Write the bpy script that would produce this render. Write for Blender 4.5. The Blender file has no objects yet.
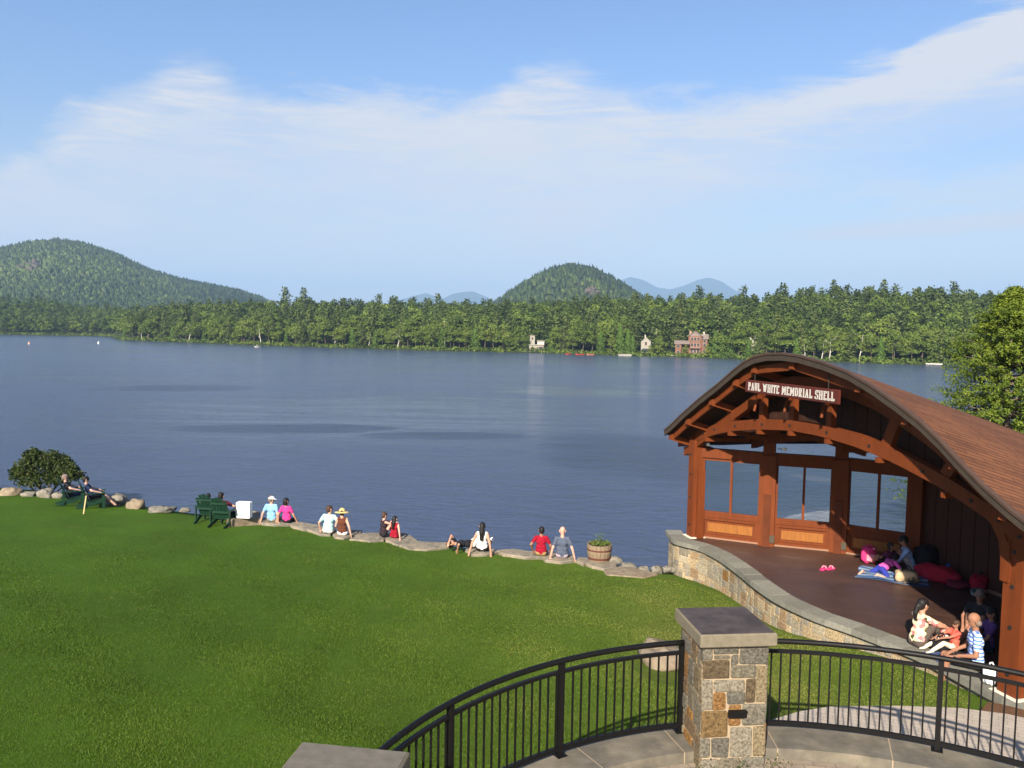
import bpy, math, random
import numpy as np
from mathutils import Vector, Matrix, Euler
random.seed(7); RNG = np.random.default_rng(11)
R_ = math.radians
scene = bpy.context.scene
COL = scene.collection
# ------------------------------------------------------------------ camera
F, PITCH, ROLL, HC = 828.0, R_(3.66), R_(1.0), 7.5
cam_d = bpy.data.cameras.new('camera'); cam = bpy.data.objects.new('camera', cam_d); COL.objects.link(cam)
s_, c_ = math.sin(ROLL), math.cos(ROLL); sp, cp = math.sin(PITCH), math.cos(PITCH)
rt = Vector((c_, s_*sp, s_*cp)); up = Vector((-s_, c_*sp, c_*cp)); fw = Vector((0, cp, -sp))
M = Matrix(((rt.x, up.x, -fw.x, 0), (rt.y, up.y, -fw.y, 0), (rt.z, up.z, -fw.z, HC), (0, 0, 0, 1)))
cam.matrix_world = M
cam_d.sensor_fit = 'HORIZONTAL'; cam_d.sensor_width = 36; cam_d.lens = F/1024*36
cam_d.clip_start = 0.1; cam_d.clip_end = 60000
scene.camera = cam
# ------------------------------------------------------------------ light
SUN_AZ, SUN_EL = R_(19.8), R_(30.5)       # light travels towards +x*sin, +y*cos
SUN_STRENGTH, SKY_STRENGTH, EXPOSURE = 5.0, 0.072, 1.22
sl = bpy.data.lights.new('sun', 'SUN'); sl.energy = SUN_STRENGTH; sl.angle = R_(0.55); sl.color = (1.0, 0.90, 0.76)
so = bpy.data.objects.new('sun', sl); COL.objects.link(so)
ldir = Vector((math.sin(SUN_AZ)*math.cos(SUN_EL), math.cos(SUN_AZ)*math.cos(SUN_EL), -math.sin(SUN_EL)))
so.rotation_euler = ldir.to_track_quat('-Z', 'Y').to_euler(); so.location = (-20, -60, 60)
scene.view_settings.view_transform = 'Standard'; scene.view_settings.look = 'None'
scene.view_settings.exposure = EXPOSURE; scene.view_settings.gamma = 1; scene.view_settings.use_curve_mapping = False
world = bpy.data.worlds.new('World'); scene.world = world; world.use_nodes = True

class NT:
    def __init__(s, tree): s.t = tree; s.n = tree.nodes; s.l = tree.links
    def node(s, typ, **kw):
        nd = s.n.new(typ)
        for k, v in kw.items(): setattr(nd, k, v)
        return nd
    def put(s, sock, v):
        if isinstance(v, bpy.types.NodeSocket): s.l.new(v, sock)
        elif v is not None:
            if isinstance(v, (tuple, list)) and len(v) == 3 and sock.type == 'RGBA': v = (*v, 1)
            sock.default_value = v
    def math(s, op, a, b=None, c=None, clamp=False):
        nd = s.node('ShaderNodeMath', operation=op, use_clamp=clamp)
        s.put(nd.inputs[0], a)
        if b is not None: s.put(nd.inputs[1], b)
        if c is not None: s.put(nd.inputs[2], c)
        return nd.outputs[0]
    def mix(s, f, a, b, blend='MIX'):
        nd = s.node('ShaderNodeMix', data_type='RGBA', blend_type=blend)
        s.put(nd.inputs[0], f); s.put(nd.inputs[6], a); s.put(nd.inputs[7], b); return nd.outputs[2]
    def ramp(s, f, pts, interp='LINEAR'):
        nd = s.node('ShaderNodeValToRGB'); cr = nd.color_ramp; cr.interpolation = interp
        while len(cr.elements) < len(pts): cr.elements.new(0.5)
        for e, (p, c) in zip(cr.elements, pts):
            e.position = p; e.color = (*c, 1) if isinstance(c, (tuple, list)) else (c, c, c, 1)
        s.put(nd.inputs[0], f); return nd.outputs[0]
    def noise(s, vec, scale, detail=3, rough=0.5, dist=0.0, out=0):
        nd = s.node('ShaderNodeTexNoise'); s.put(nd.inputs['Vector'], vec); s.put(nd.inputs['Scale'], scale)
        nd.inputs['Detail'].default_value = detail; nd.inputs['Roughness'].default_value = rough; nd.inputs['Distortion'].default_value = dist
        return nd.outputs[out]
    def map(s, vec, scale=(1, 1, 1), loc=(0, 0, 0), rot=(0, 0, 0)):
        nd = s.node('ShaderNodeMapping'); s.put(nd.inputs[0], vec); nd.inputs['Scale'].default_value = scale
        nd.inputs['Location'].default_value = loc; nd.inputs['Rotation'].default_value = rot; return nd.outputs[0]
    def smooth(s, v, a, b):
        nd = s.node('ShaderNodeMapRange', interpolation_type='SMOOTHSTEP'); s.put(nd.inputs[0], v)
        nd.inputs[1].default_value = a; nd.inputs[2].default_value = b; return nd.outputs[0]
    def curve(s, v, pts, lo, hi, vmax):
        """float curve: pts in real units, x in lo..hi, y in 0..vmax"""
        x = s.math('DIVIDE', s.math('SUBTRACT', v, lo), hi-lo, clamp=True)
        nd = s.node('ShaderNodeFloatCurve'); cu = nd.mapping.curves[0]
        P = [((a-lo)/(hi-lo), b/vmax) for a, b in pts]
        cu.points[0].location = P[0]; cu.points[1].location = P[-1]
        for q in P[1:-1]: cu.points.new(*q)
        nd.mapping.update(); s.put(nd.inputs['Value'], x)
        return s.math('MULTIPLY', nd.outputs[0], vmax)

def build_world():
    w = NT(world.node_tree); w.n.clear()
    out = w.node('ShaderNodeOutputWorld'); bg = w.node('ShaderNodeBackground'); bg.inputs[1].default_value = SKY_STRENGTH
    sky = w.node('ShaderNodeTexSky', sky_type='NISHITA', sun_disc=False)
    sky.sun_elevation = SUN_EL; sky.sun_rotation = math.pi + SUN_AZ; sky.altitude = 500; sky.air_density = 1.0; sky.dust_density = 1.2; sky.ozone_density = 2.0
    tc = w.node('ShaderNodeTexCoord'); sx = w.node('ShaderNodeSeparateXYZ'); w.l.new(tc.outputs['Generated'], sx.inputs[0])
    x, y, z = sx.outputs
    az = w.math('ARCTAN2', x, y)                       # 0 straight ahead, + to the right
    hor = w.math('SQRT', w.math('ADD', w.math('MULTIPLY', x, x), w.math('MULTIPLY', y, y)))
    el = w.math('ARCTAN2', z, hor)
    cv = w.node('ShaderNodeCombineXYZ'); w.l.new(az, cv.inputs[0]); w.l.new(el, cv.inputs[1])
    v = cv.outputs[0]
    # wispy warping; streaks lean up to the right
    vr = w.map(v, scale=(2.2, 9, 1), rot=(0, 0, R_(-9)))
    n1 = w.noise(vr, 2.2, 9, 0.68, 1.0)
    n2 = w.noise(w.map(v, scale=(1.5, 4.0, 1), loc=(3, 1, 0), rot=(0, 0, R_(-14))), 1.5, 5, 0.55, 0.4)
    n3 = w.noise(w.map(v, scale=(5, 30, 1), loc=(1, 7, 0), rot=(0, 0, R_(-12))), 2.0, 5, 0.6, 0.8)
    # upper edge of the cloud bank in radians of elevation against azimuth
    top = w.curve(az, [(-0.75, .10), (-0.57, .16), (-0.49, .225), (-0.42, .262), (-.36, .295), (-0.30, .275), (-0.1, .272), (-.04, .285), (.03, .310), (.12, .285), (.25, .278), (.38, .292), (0.52, .338), (.8, .40)], -0.8, 0.8, 0.5)
    bot = w.curve(az, [(-0.75, .03), (-0.1, .03), (0.12, .07), (.25, .15), (.38, .205), (0.52, .245), (.8, .30)], -0.8, 0.8, 0.5)
    fine = w.noise(w.map(v, scale=(3.0, 26, 1), loc=(4, 2, 0), rot=(0, 0, R_(-11))), 2.6, 8, 0.68, 1.4)
    e2 = w.math('ADD', el, w.math('ADD', w.math('MULTIPLY', w.math('SUBTRACT', n1, 0.5), 0.11), w.math('MULTIPLY', w.math('SUBTRACT', fine, 0.5), 0.035)))
    dt = w.math('SUBTRACT', top, e2)
    m_top = w.smooth(dt, -0.006, 0.036)
    db = w.math('SUBTRACT', e2, bot)
    m_bot = w.smooth(db, -0.09, 0.07)
    tex = w.smooth(w.math('ADD', w.math('MULTIPLY', n2, 0.6), w.math('MULTIPLY', fine, 0.4)), 0.34, 0.62)
    body = w.math('MULTIPLY', w.math('MULTIPLY', m_top, m_bot), w.math('ADD', 0.52, w.math('MULTIPLY', tex, 0.48)), clamp=True)
    right = w.smooth(az, 0.02, 0.40)
    edge = w.math('MULTIPLY', w.math('MULTIPLY', m_top, w.smooth(dt, 0.085, 0.02)), w.math('ADD', w.math('MULTIPLY', right, 0.55), w.math('MULTIPLY', w.smooth(fine, 0.42, 0.68), 0.45)))
    streak_h = w.math('ABSOLUTE', w.math('SUBTRACT', w.math('ADD', el, w.math('MULTIPLY', w.math('SUBTRACT', fine, 0.5), 0.016)), w.math('ADD', 0.096, w.math('MULTIPLY', az, 0.05))))
    streak = w.math('MULTIPLY', w.smooth(streak_h, 0.015, 0.001), w.math('MULTIPLY', w.smooth(az, 0.24, 0.42), 0.85))
    streak2_h = w.math('ABSOLUTE', w.math('SUBTRACT', e2, 0.155))
    streak2 = w.math('MULTIPLY', w.math('MULTIPLY', w.smooth(streak2_h, 0.024, 0.002), w.smooth(az, 0.28, 0.45)), 0.42)
    low = w.math('MULTIPLY', w.smooth(el, 0.24, 0.01), w.math('ADD', 0.25, w.math('MULTIPLY', tex, 0.38)))
    m = w.math('ADD', w.math('MAXIMUM', body, low), w.math('MAXIMUM', edge, w.math('MAXIMUM', streak, streak2)), clamp=True)
    m = w.math('MULTIPLY', m, w.smooth(el, -0.02, 0.02))
    # thin high cloud elsewhere in the sky, so that the rest of the dome is not blank
    ncl = w.noise(w.map(tc.outputs['Generated'], scale=(1.5, 1.5, 4)), 2.0, 6, 0.6, 0.5)
    oth = w.math('MULTIPLY', w.smooth(ncl, 0.52, 0.75), w.math('MULTIPLY', w.smooth(y, 0.3, -0.2), 0.12))
    m = w.math('MAXIMUM', m, oth)
    sat = w.node('ShaderNodeHueSaturation'); sat.inputs['Saturation'].default_value = SKY_SAT; sat.inputs['Value'].default_value = SKY_VAL
    w.l.new(sky.outputs[0], sat.inputs['Color'])
    skyc = w.mix(1.0, sat.outputs[0], w.mix(w.smooth(el, 0.02, 0.34), SKY_LOW, SKY_TINT), 'MULTIPLY')
    col = w.mix(w.math('MULTIPLY', m, 0.88), skyc, CLOUD)
    w.l.new(col, bg.inputs[0]); w.l.new(bg.outputs[0], out.inputs[0])
SKY_LOW = (1.02, 0.82, 0.70)
SKY_SAT, SKY_VAL, SKY_TINT, CLOUD = 1.1, 1.0, (0.97, 0.97, 1.06), (5.15, 4.95, 4.8)
build_world()

# ------------------------------------------------------------------ pixel/world helpers used only to lay the plan out
def ray(px, py):
    u = px-512; v = -(py-384)
    u2 = u*c_-v*s_; v2 = u*s_+v*c_
    return Vector((u2, F*cp+v2*sp, -F*sp+v2*cp))/F
def hit(px, py, z):
    r = ray(px, py); t = (z-HC)/r.z; return Vector((r.x*t, r.y*t, z))

# ------------------------------------------------------------------ materials
MATS = {}
def pmat(name, col, rough=0.8, var=0.15, scale=8.0, bump=0.0, bscale=40.0, metal=0.0, stretch=(1, 1, 1), spec=0.2, attr=None, col2=None, coords='Object'):
    if name in MATS: return MATS[name]
    m = bpy.data.materials.new(name); m.use_nodes = True; t = NT(m.node_tree)
    b = t.n['Principled BSDF']; b.inputs['Roughness'].default_value = rough; b.inputs['Metallic'].default_value = metal
    b.inputs['Specular IOR Level'].default_value = spec
    tc = t.node('ShaderNodeTexCoord').outputs[coords]
    vec = t.map(tc, scale=stretch)
    n = t.noise(vec, scale, 5, 0.6)
    base = col
    if attr:
        a = t.node('ShaderNodeAttribute', attribute_name=attr).outputs['Color']
        base = t.mix(1.0, a, col, 'MULTIPLY')
    if col2 is not None: base = t.mix(t.smooth(t.noise(vec, scale*0.37, 4, 0.6), 0.42, 0.62), base, col2)
    c = t.mix(1.0, base, t.ramp(n, [(0.25, 1-var), (0.75, 1+var)]), 'MULTIPLY')
    t.put(b.inputs['Base Color'], c)
    if bump:
        bn = t.node('ShaderNodeBump'); bn.inputs['Strength'].default_value = 1.0; bn.inputs['Distance'].default_value = bump
        t.l.new(t.noise(t.map(tc, scale=stretch), bscale, 5, 0.65), bn.inputs['Height']); t.l.new(bn.outputs[0], b.inputs['Normal'])
    MATS[name] = m; return m

def leaf_mat(name, c_dark, c_mid, c_light, trans=0.25, rough=0.6):
    if name in MATS: return MATS[name]
    m = bpy.data.materials.new(name); m.use_nodes = True; t = NT(m.node_tree)
    b = t.n['Principled BSDF']; b.inputs['Roughness'].default_value = rough; b.inputs['Specular IOR Level'].default_value = 0.25
    a = t.node('ShaderNodeAttribute', attribute_name='tint').outputs['Fac']
    oi = t.node('ShaderNodeObjectInfo').outputs['Random']
    f = t.math('ADD', a, t.math('MULTIPLY', t.math('SUBTRACT', oi, 0.5), 0.35), clamp=True)
    c = t.ramp(f, [(0.0, c_dark), (0.5, c_mid), (1.0, c_light)])
    t.put(b.inputs['Base Color'], c)
    tr = t.node('ShaderNodeBsdfTranslucent'); t.put(tr.inputs[0], t.mix(1.0, c, (1.3, 1.35, 0.7), 'MULTIPLY'))
    mx = t.node('ShaderNodeMixShader'); mx.inputs[0].default_value = trans
    t.l.new(b.outputs[0], mx.inputs[1]); t.l.new(tr.outputs[0], mx.inputs[2])
    t.l.new(mx.outputs[0], t.n['Material Output'].inputs[0])
    MATS[name] = m; return m

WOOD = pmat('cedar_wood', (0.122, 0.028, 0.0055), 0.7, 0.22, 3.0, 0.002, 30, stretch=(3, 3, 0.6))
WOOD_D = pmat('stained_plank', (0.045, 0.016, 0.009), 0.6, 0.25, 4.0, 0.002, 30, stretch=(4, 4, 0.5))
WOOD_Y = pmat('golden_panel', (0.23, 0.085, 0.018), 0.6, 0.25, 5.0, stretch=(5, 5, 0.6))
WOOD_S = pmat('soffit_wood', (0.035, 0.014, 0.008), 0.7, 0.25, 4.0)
FASCIA = pmat('fascia_brown', (0.045, 0.034, 0.025), 0.65, 0.2, 5)
DRIP = pmat('drip_edge', (0.062, 0.038, 0.027), 0.5, 0.15, 5)
BLACK = pmat('black_paint', (0.0055, 0.005, 0.005), 0.5, 0.2, 20, spec=0.2)
BOLT = pmat('bolt_black', (0.02, 0.018, 0.016), 0.5, 0.1, 20)
STONE = pmat('rubble_stone', (0.63, 0.60, 0.53), 0.9, 0.75, 38, 0.02, 38, attr='Col')
MORTAR = pmat('mortar', (0.30, 0.235, 0.155), 0.95, 0.12, 40, 0.003, 120)
CONC = pmat('cast_cap', (0.150, 0.130, 0.092), 0.85, 0.18, 18, 0.002, 150)
CAPTOP = pmat('slate_cap', (0.044, 0.034, 0.030), 0.55, 0.30, 6, 0.002, 80, col2=(0.065, 0.052, 0.046))
CAPTOP2 = pmat('weathered_cap', (0.125, 0.112, 0.092), 0.85, 0.2, 12, 0.002, 90)
BLUESTONE = pmat('bluestone', (0.112, 0.100, 0.080), 0.8, 0.3, 5, 0.003, 60, col2=(0.155, 0.135, 0.10))
COPING = pmat('coping_stone', (1, 1, 1), 0.85, 0.2, 14, 0.004, 50, attr='Col')
SLAB = pmat('flat_rock', (0.22, 0.185, 0.135), 0.9, 0.35, 6, 0.03, 9, col2=(0.15, 0.135, 0.105))
ROCKG = pmat('grey_boulder', (0.20, 0.18, 0.145), 0.9, 0.4, 7, 0.06, 7, col2=(0.11, 0.105, 0.085))
TAN_ROCK = pmat('tan_boulder', (0.215, 0.172, 0.118), 0.9, 0.3, 6, 0.04, 8, col2=(0.17, 0.13, 0.09))
SOIL = pmat('bark_mulch', (0.12, 0.06, 0.03), 0.95, 0.35, 25, 0.02, 60)
DKGREEN = pmat('green_paint', (0.008, 0.032, 0.018), 0.5, 0.2, 9)
WHITE = pmat('white_paint', (0.80, 0.80, 0.79), 0.6, 0.04, 9)
BARREL = pmat('barrel_oak', (0.21, 0.155, 0.10), 0.85, 0.3, 6, 0.006, 30, stretch=(6, 6, 0.8))
HOOP = pmat('rusty_hoop', (0.10, 0.035, 0.025), 0.7, 0.3, 10)
BARK = pmat('bark', (0.13, 0.10, 0.075), 0.9, 0.35, 6, 0.02, 20, stretch=(3, 3, 0.6))
BIRCH = pmat('birch_bark', (0.62, 0.58, 0.50), 0.85, 0.2, 8)
SIGNRED = pmat('sign_maroon', (0.075, 0.017, 0.012), 0.55, 0.15, 6)
SHINGLE_FAR = pmat('far_shingle', (0.20, 0.15, 0.12), 0.85, 0.2, 1.5)
SKIN = pmat('skin', (0.42, 0.22, 0.145), 0.6, 0.06, 10)
SKIN2 = pmat('skin_tan', (0.27, 0.13, 0.08), 0.6, 0.06, 10)
SKINP = pmat('skin_pink', (0.50, 0.29, 0.22), 0.6, 0.06, 10)
HAIR_B = pmat('hair_black', (0.012, 0.010, 0.010), 0.5, 0.3, 30, 0.004, 60)
HAIR_BR = pmat('hair_brown', (0.055, 0.028, 0.018), 0.55, 0.3, 30, 0.004, 60)
HAIR_G = pmat('hair_grey', (0.16, 0.12, 0.10), 0.6, 0.2, 30)
def cloth(name, col, **k): return pmat('cloth_'+name, col, 0.9, 0.22, 9, 0.03, 11, spec=0.1, **k)

def glass_mat():
    m = bpy.data.materials.new('window_glass'); m.use_nodes = True; t = NT(m.node_tree); t.n.clear()
    o = t.node('ShaderNodeOutputMaterial'); tr = t.node('ShaderNodeBsdfTransparent'); tr.inputs[0].default_value = (0.90, 0.94, 0.93, 1)
    g = t.node('ShaderNodeBsdfGlossy'); g.inputs['Roughness'].default_value = 0.02
    fr = t.node('ShaderNodeFresnel'); fr.inputs[0].default_value = 1.6
    mx = t.node('ShaderNodeMixShader'); t.l.new(t.math('MULTIPLY', fr.outputs[0], 0.6), mx.inputs[0]); t.l.new(tr.outputs[0], mx.inputs[1]); t.l.new(g.outputs[0], mx.inputs[2])
    t.l.new(mx.outputs[0], o.inputs[0]); return m
GLASS = glass_mat()

def grass_mat():
    m = bpy.data.materials.new('lawn_turf'); m.use_nodes = True; t = NT(m.node_tree); b = t.n['Principled BSDF']
    b.inputs['Roughness'].default_value = 0.9; b.inputs['Specular IOR Level'].default_value = 0.1
    tc = t.node('ShaderNodeTexCoord').outputs['Object']
    n1 = t.noise(tc, 0.45, 4, 0.6); n2 = t.noise(tc, 3.5, 5, 0.7); n3 = t.noise(tc, 38, 4, 0.75); n4 = t.noise(tc, 1.3, 5, 0.65, 0.8)
    c = t.ramp(n3, [(0.28, (0.045, 0.078, 0.010)), (0.5, (0.082, 0.132, 0.017)), (0.74, (0.14, 0.195, 0.032))])
    c = t.mix(t.smooth(n2, 0.35, 0.7), c, (0.088, 0.150, 0.017))
    c = t.mix(t.math('MULTIPLY', t.smooth(n4, 0.56, 0.74), 0.5), c, (0.15, 0.145, 0.04))
    # worn, drier turf in the stretch between the stone pier and the stage
    sx = t.node('ShaderNodeSeparateXYZ'); t.l.new(tc, sx.inputs[0])
    dx = t.math('DIVIDE', t.math('SUBTRACT', sx.outputs[0], 4.2), 2.6); dy = t.math('DIVIDE', t.math('SUBTRACT', sx.outputs[1], 15.5), 6.5)
    dd = t.math('SQRT', t.math('ADD', t.math('MULTIPLY', dx, dx), t.math('MULTIPLY', dy, dy)))
    dry = t.math('MULTIPLY', t.smooth(t.math('ADD', dd, t.math('MULTIPLY', t.math('SUBTRACT', n4, 0.5), 1.6)), 1.15, 0.3), 0.5)
    c = t.mix(t.math('MULTIPLY', dry, t.smooth(n2, 0.3, 0.65)), c, (0.19, 0.165, 0.06))
    c = t.mix(1.0, c, t.ramp(n1, [(0.3, 0.80), (0.7, 1.12)]), 'MULTIPLY')
    lush = t.smooth(t.math('ADD', sx.outputs[0], t.math('MULTIPLY', t.math('SUBTRACT', n4, .5), 10)), -7.0, 4.5)
    c = t.mix(1.0, c, t.mix(lush, (0.66, 0.84, 0.42), (1.0, 1.02, 0.8)), 'MULTIPLY')
    t.put(b.inputs['Base Color'], c)
    bn = t.node('ShaderNodeBump'); bn.inputs['Distance'].default_value = 0.05; t.l.new(t.noise(tc, 30, 5, 0.8), bn.inputs['Height']); t.l.new(bn.outputs[0], b.inputs['Normal'])
    return m

def water_mat():
    m = bpy.data.materials.new('lake_water'); m.use_nodes = True; t = NT(m.node_tree); b = t.n['Principled BSDF']
    b.inputs['Base Color'].default_value = (0.042, 0.060, 0.118, 1); b.inputs['IOR'].default_value = 1.333
    b.inputs['Specular IOR Level'].default_value = 0.5
    tc = t.node('ShaderNodeTexCoord').outputs['Object']
    # gusts: long patches of rippled water between smoother lanes
    g = t.noise(t.map(tc, scale=(0.012, 0.035, 1), rot=(0, 0, R_(-6)), loc=(2.3, 0.7, 0)), 1.0, 4, 0.55, 0.7)
    g2 = t.noise(t.map(tc, scale=(0.03, 0.10, 1), rot=(0, 0, R_(8)), loc=(5.1, 3.2, 0)), 1.0, 5, 0.6, 1.0)
    sx = t.node('ShaderNodeSeparateXYZ'); t.l.new(tc, sx.inputs[0]); wob = t.math('MULTIPLY', t.math('SUBTRACT', t.noise(t.map(tc, scale=(.05, .30, 1)), 1.0, 6, .65, 1.2), .5), 3.4)
    def patch(px0, px1, py0, py1, hi=1.9, lo=-.4):
        A = hit(px0, (py0+py1)/2, 0); B = hit(px1, (py0+py1)/2, 0); C = hit((px0+px1)/2, py0, 0); D = hit((px0+px1)/2, py1, 0)
        cx, cy = (A.x+B.x)/2, (C.y+D.y)/2; a = (B-A).length/2; b = (C.y-D.y)/2; th = math.atan2(B.y-A.y, B.x-A.x)
        dx = t.math('SUBTRACT', sx.outputs[0], cx); dy = t.math('SUBTRACT', sx.outputs[1], cy)
        u = t.math('ADD', t.math('MULTIPLY', dx, math.cos(th)/a), t.math('MULTIPLY', dy, math.sin(th)/a)); v = t.math('ADD', t.math('MULTIPLY', dx, -math.sin(th)/b), t.math('MULTIPLY', dy, math.cos(th)/b))
        r = t.math('ADD', t.math('ADD', t.math('MULTIPLY', u, u), t.math('MULTIPLY', v, v)), wob); return t.smooth(r, hi, lo)
    gust = t.math('MAXIMUM', patch(95, 255, 385, 391.5, 1.3, .3), t.math('MAXIMUM', patch(175, 385, 424, 433, 1.3, .3), t.math('MAXIMUM', patch(375, 530, 432, 440, 1.3, .3), patch(560, 720, 436, 480))))
    calm = t.smooth(t.math('ADD', t.math('MULTIPLY', g, 0.65), t.math('MULTIPLY', g2, 0.35)), 0.44, 0.62)
    lane = t.math('MAXIMUM', patch(490, 640, 386, 398), t.math('MULTIPLY', patch(60, 650, 392, 450), .82))
    calm = t.math('SUBTRACT', t.math('MAXIMUM', t.math('MULTIPLY', calm, .45), lane), gust, clamp=True)
    t.put(b.inputs['Roughness'], t.math('ADD', 0.17, t.math('MULTIPLY', calm, -0.11)))
    w1 = t.noise(t.map(tc, scale=(0.9, 1.6, 1), rot=(0, 0, R_(12))), 1.6, 6, 0.62, 0.4)
    w2 = t.noise(t.map(tc, scale=(0.25, 0.5, 1), rot=(0, 0, R_(-8))), 1.0, 4, 0.6, 0.3)
    h = t.math('ADD', t.math('MULTIPLY', w1, 0.30), t.math('MULTIPLY', w2, 0.5))
    bn = t.node('ShaderNodeBump'); t.put(bn.inputs['Distance'], t.math('ADD', t.math('SUBTRACT', 0.50, t.math('MULTIPLY', calm, 0.43)), t.math('MULTIPLY', gust, 1.1)))
    t.l.new(h, bn.inputs['Height']); t.l.new(bn.outputs[0], b.inputs['Normal'])
    return m

# ------------------------------------------------------------------ object helpers
def mesh(name, V, Fc, mats, midx=None, cols=None, tint=None, smooth=False, uvs=None):
    me = bpy.data.meshes.new(name)
    V = np.asarray(V, dtype=np.float32)
    if isinstance(Fc, np.ndarray):
        k = Fc.shape[1]; nf = len(Fc)
        me.vertices.add(len(V)); me.vertices.foreach_set('co', V.ravel())
        me.loops.add(nf*k); me.loops.foreach_set('vertex_index', Fc.ravel().astype(np.int32))
        me.polygons.add(nf); me.polygons.foreach_set('loop_start', np.arange(0, nf*k, k, dtype=np.int32))
        me.polygons.foreach_set('loop_total', np.full(nf, k, dtype=np.int32))
        me.update(calc_edges=True)
    else:
        me.from_pydata([tuple(map(float, v)) for v in V], [], Fc)
    if not isinstance(mats, (list, tuple)): mats = [mats]
    for m in mats: me.materials.append(m)
    if midx is not None: me.polygons.foreach_set('material_index', np.asarray(midx, dtype=np.int32))
    if smooth: me.polygons.foreach_set('use_smooth', np.ones(len(me.polygons), dtype=bool))
    if cols is not None:
        a = me.color_attributes.new('Col', 'FLOAT_COLOR', 'CORNER'); out = []
        for p, c in zip(me.polygons, cols): out.extend([c[0], c[1], c[2], 1.0]*p.loop_total)
        a.data.foreach_set('color', np.array(out, dtype=np.float32))
    if tint is not None:
        a = me.attributes.new('tint', 'FLOAT', 'FACE'); a.data.foreach_set('value', np.asarray(tint, dtype=np.float32))
    if uvs is not None:
        uvl = me.uv_layers.new(name='UVMap'); arr = []
        for p in me.polygons:
            for vi in p.vertices: arr.extend(uvs[vi])
        uvl.data.foreach_set('uv', np.array(arr, dtype=np.float32))
    me.update()
    return me
def link(name, me, parent=None, loc=(0, 0, 0)):
    o = bpy.data.objects.new(name, me); COL.objects.link(o)
    if parent: o.parent = parent
    o.location = loc
    return o
def tag(o, label, cat, group=None, kind=None):
    o['label'] = label; o['category'] = cat
    if group: o['group'] = group
    if kind: o['kind'] = kind
    return o
def thing(name, label, cat, loc=(0, 0, 0), group=None, rz=0.0):
    o = bpy.data.objects.new(name, None); COL.objects.link(o); o.location = loc; o.rotation_euler = (0, 0, rz); o.empty_display_size = 0.2
    return tag(o, label, cat, group)

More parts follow.
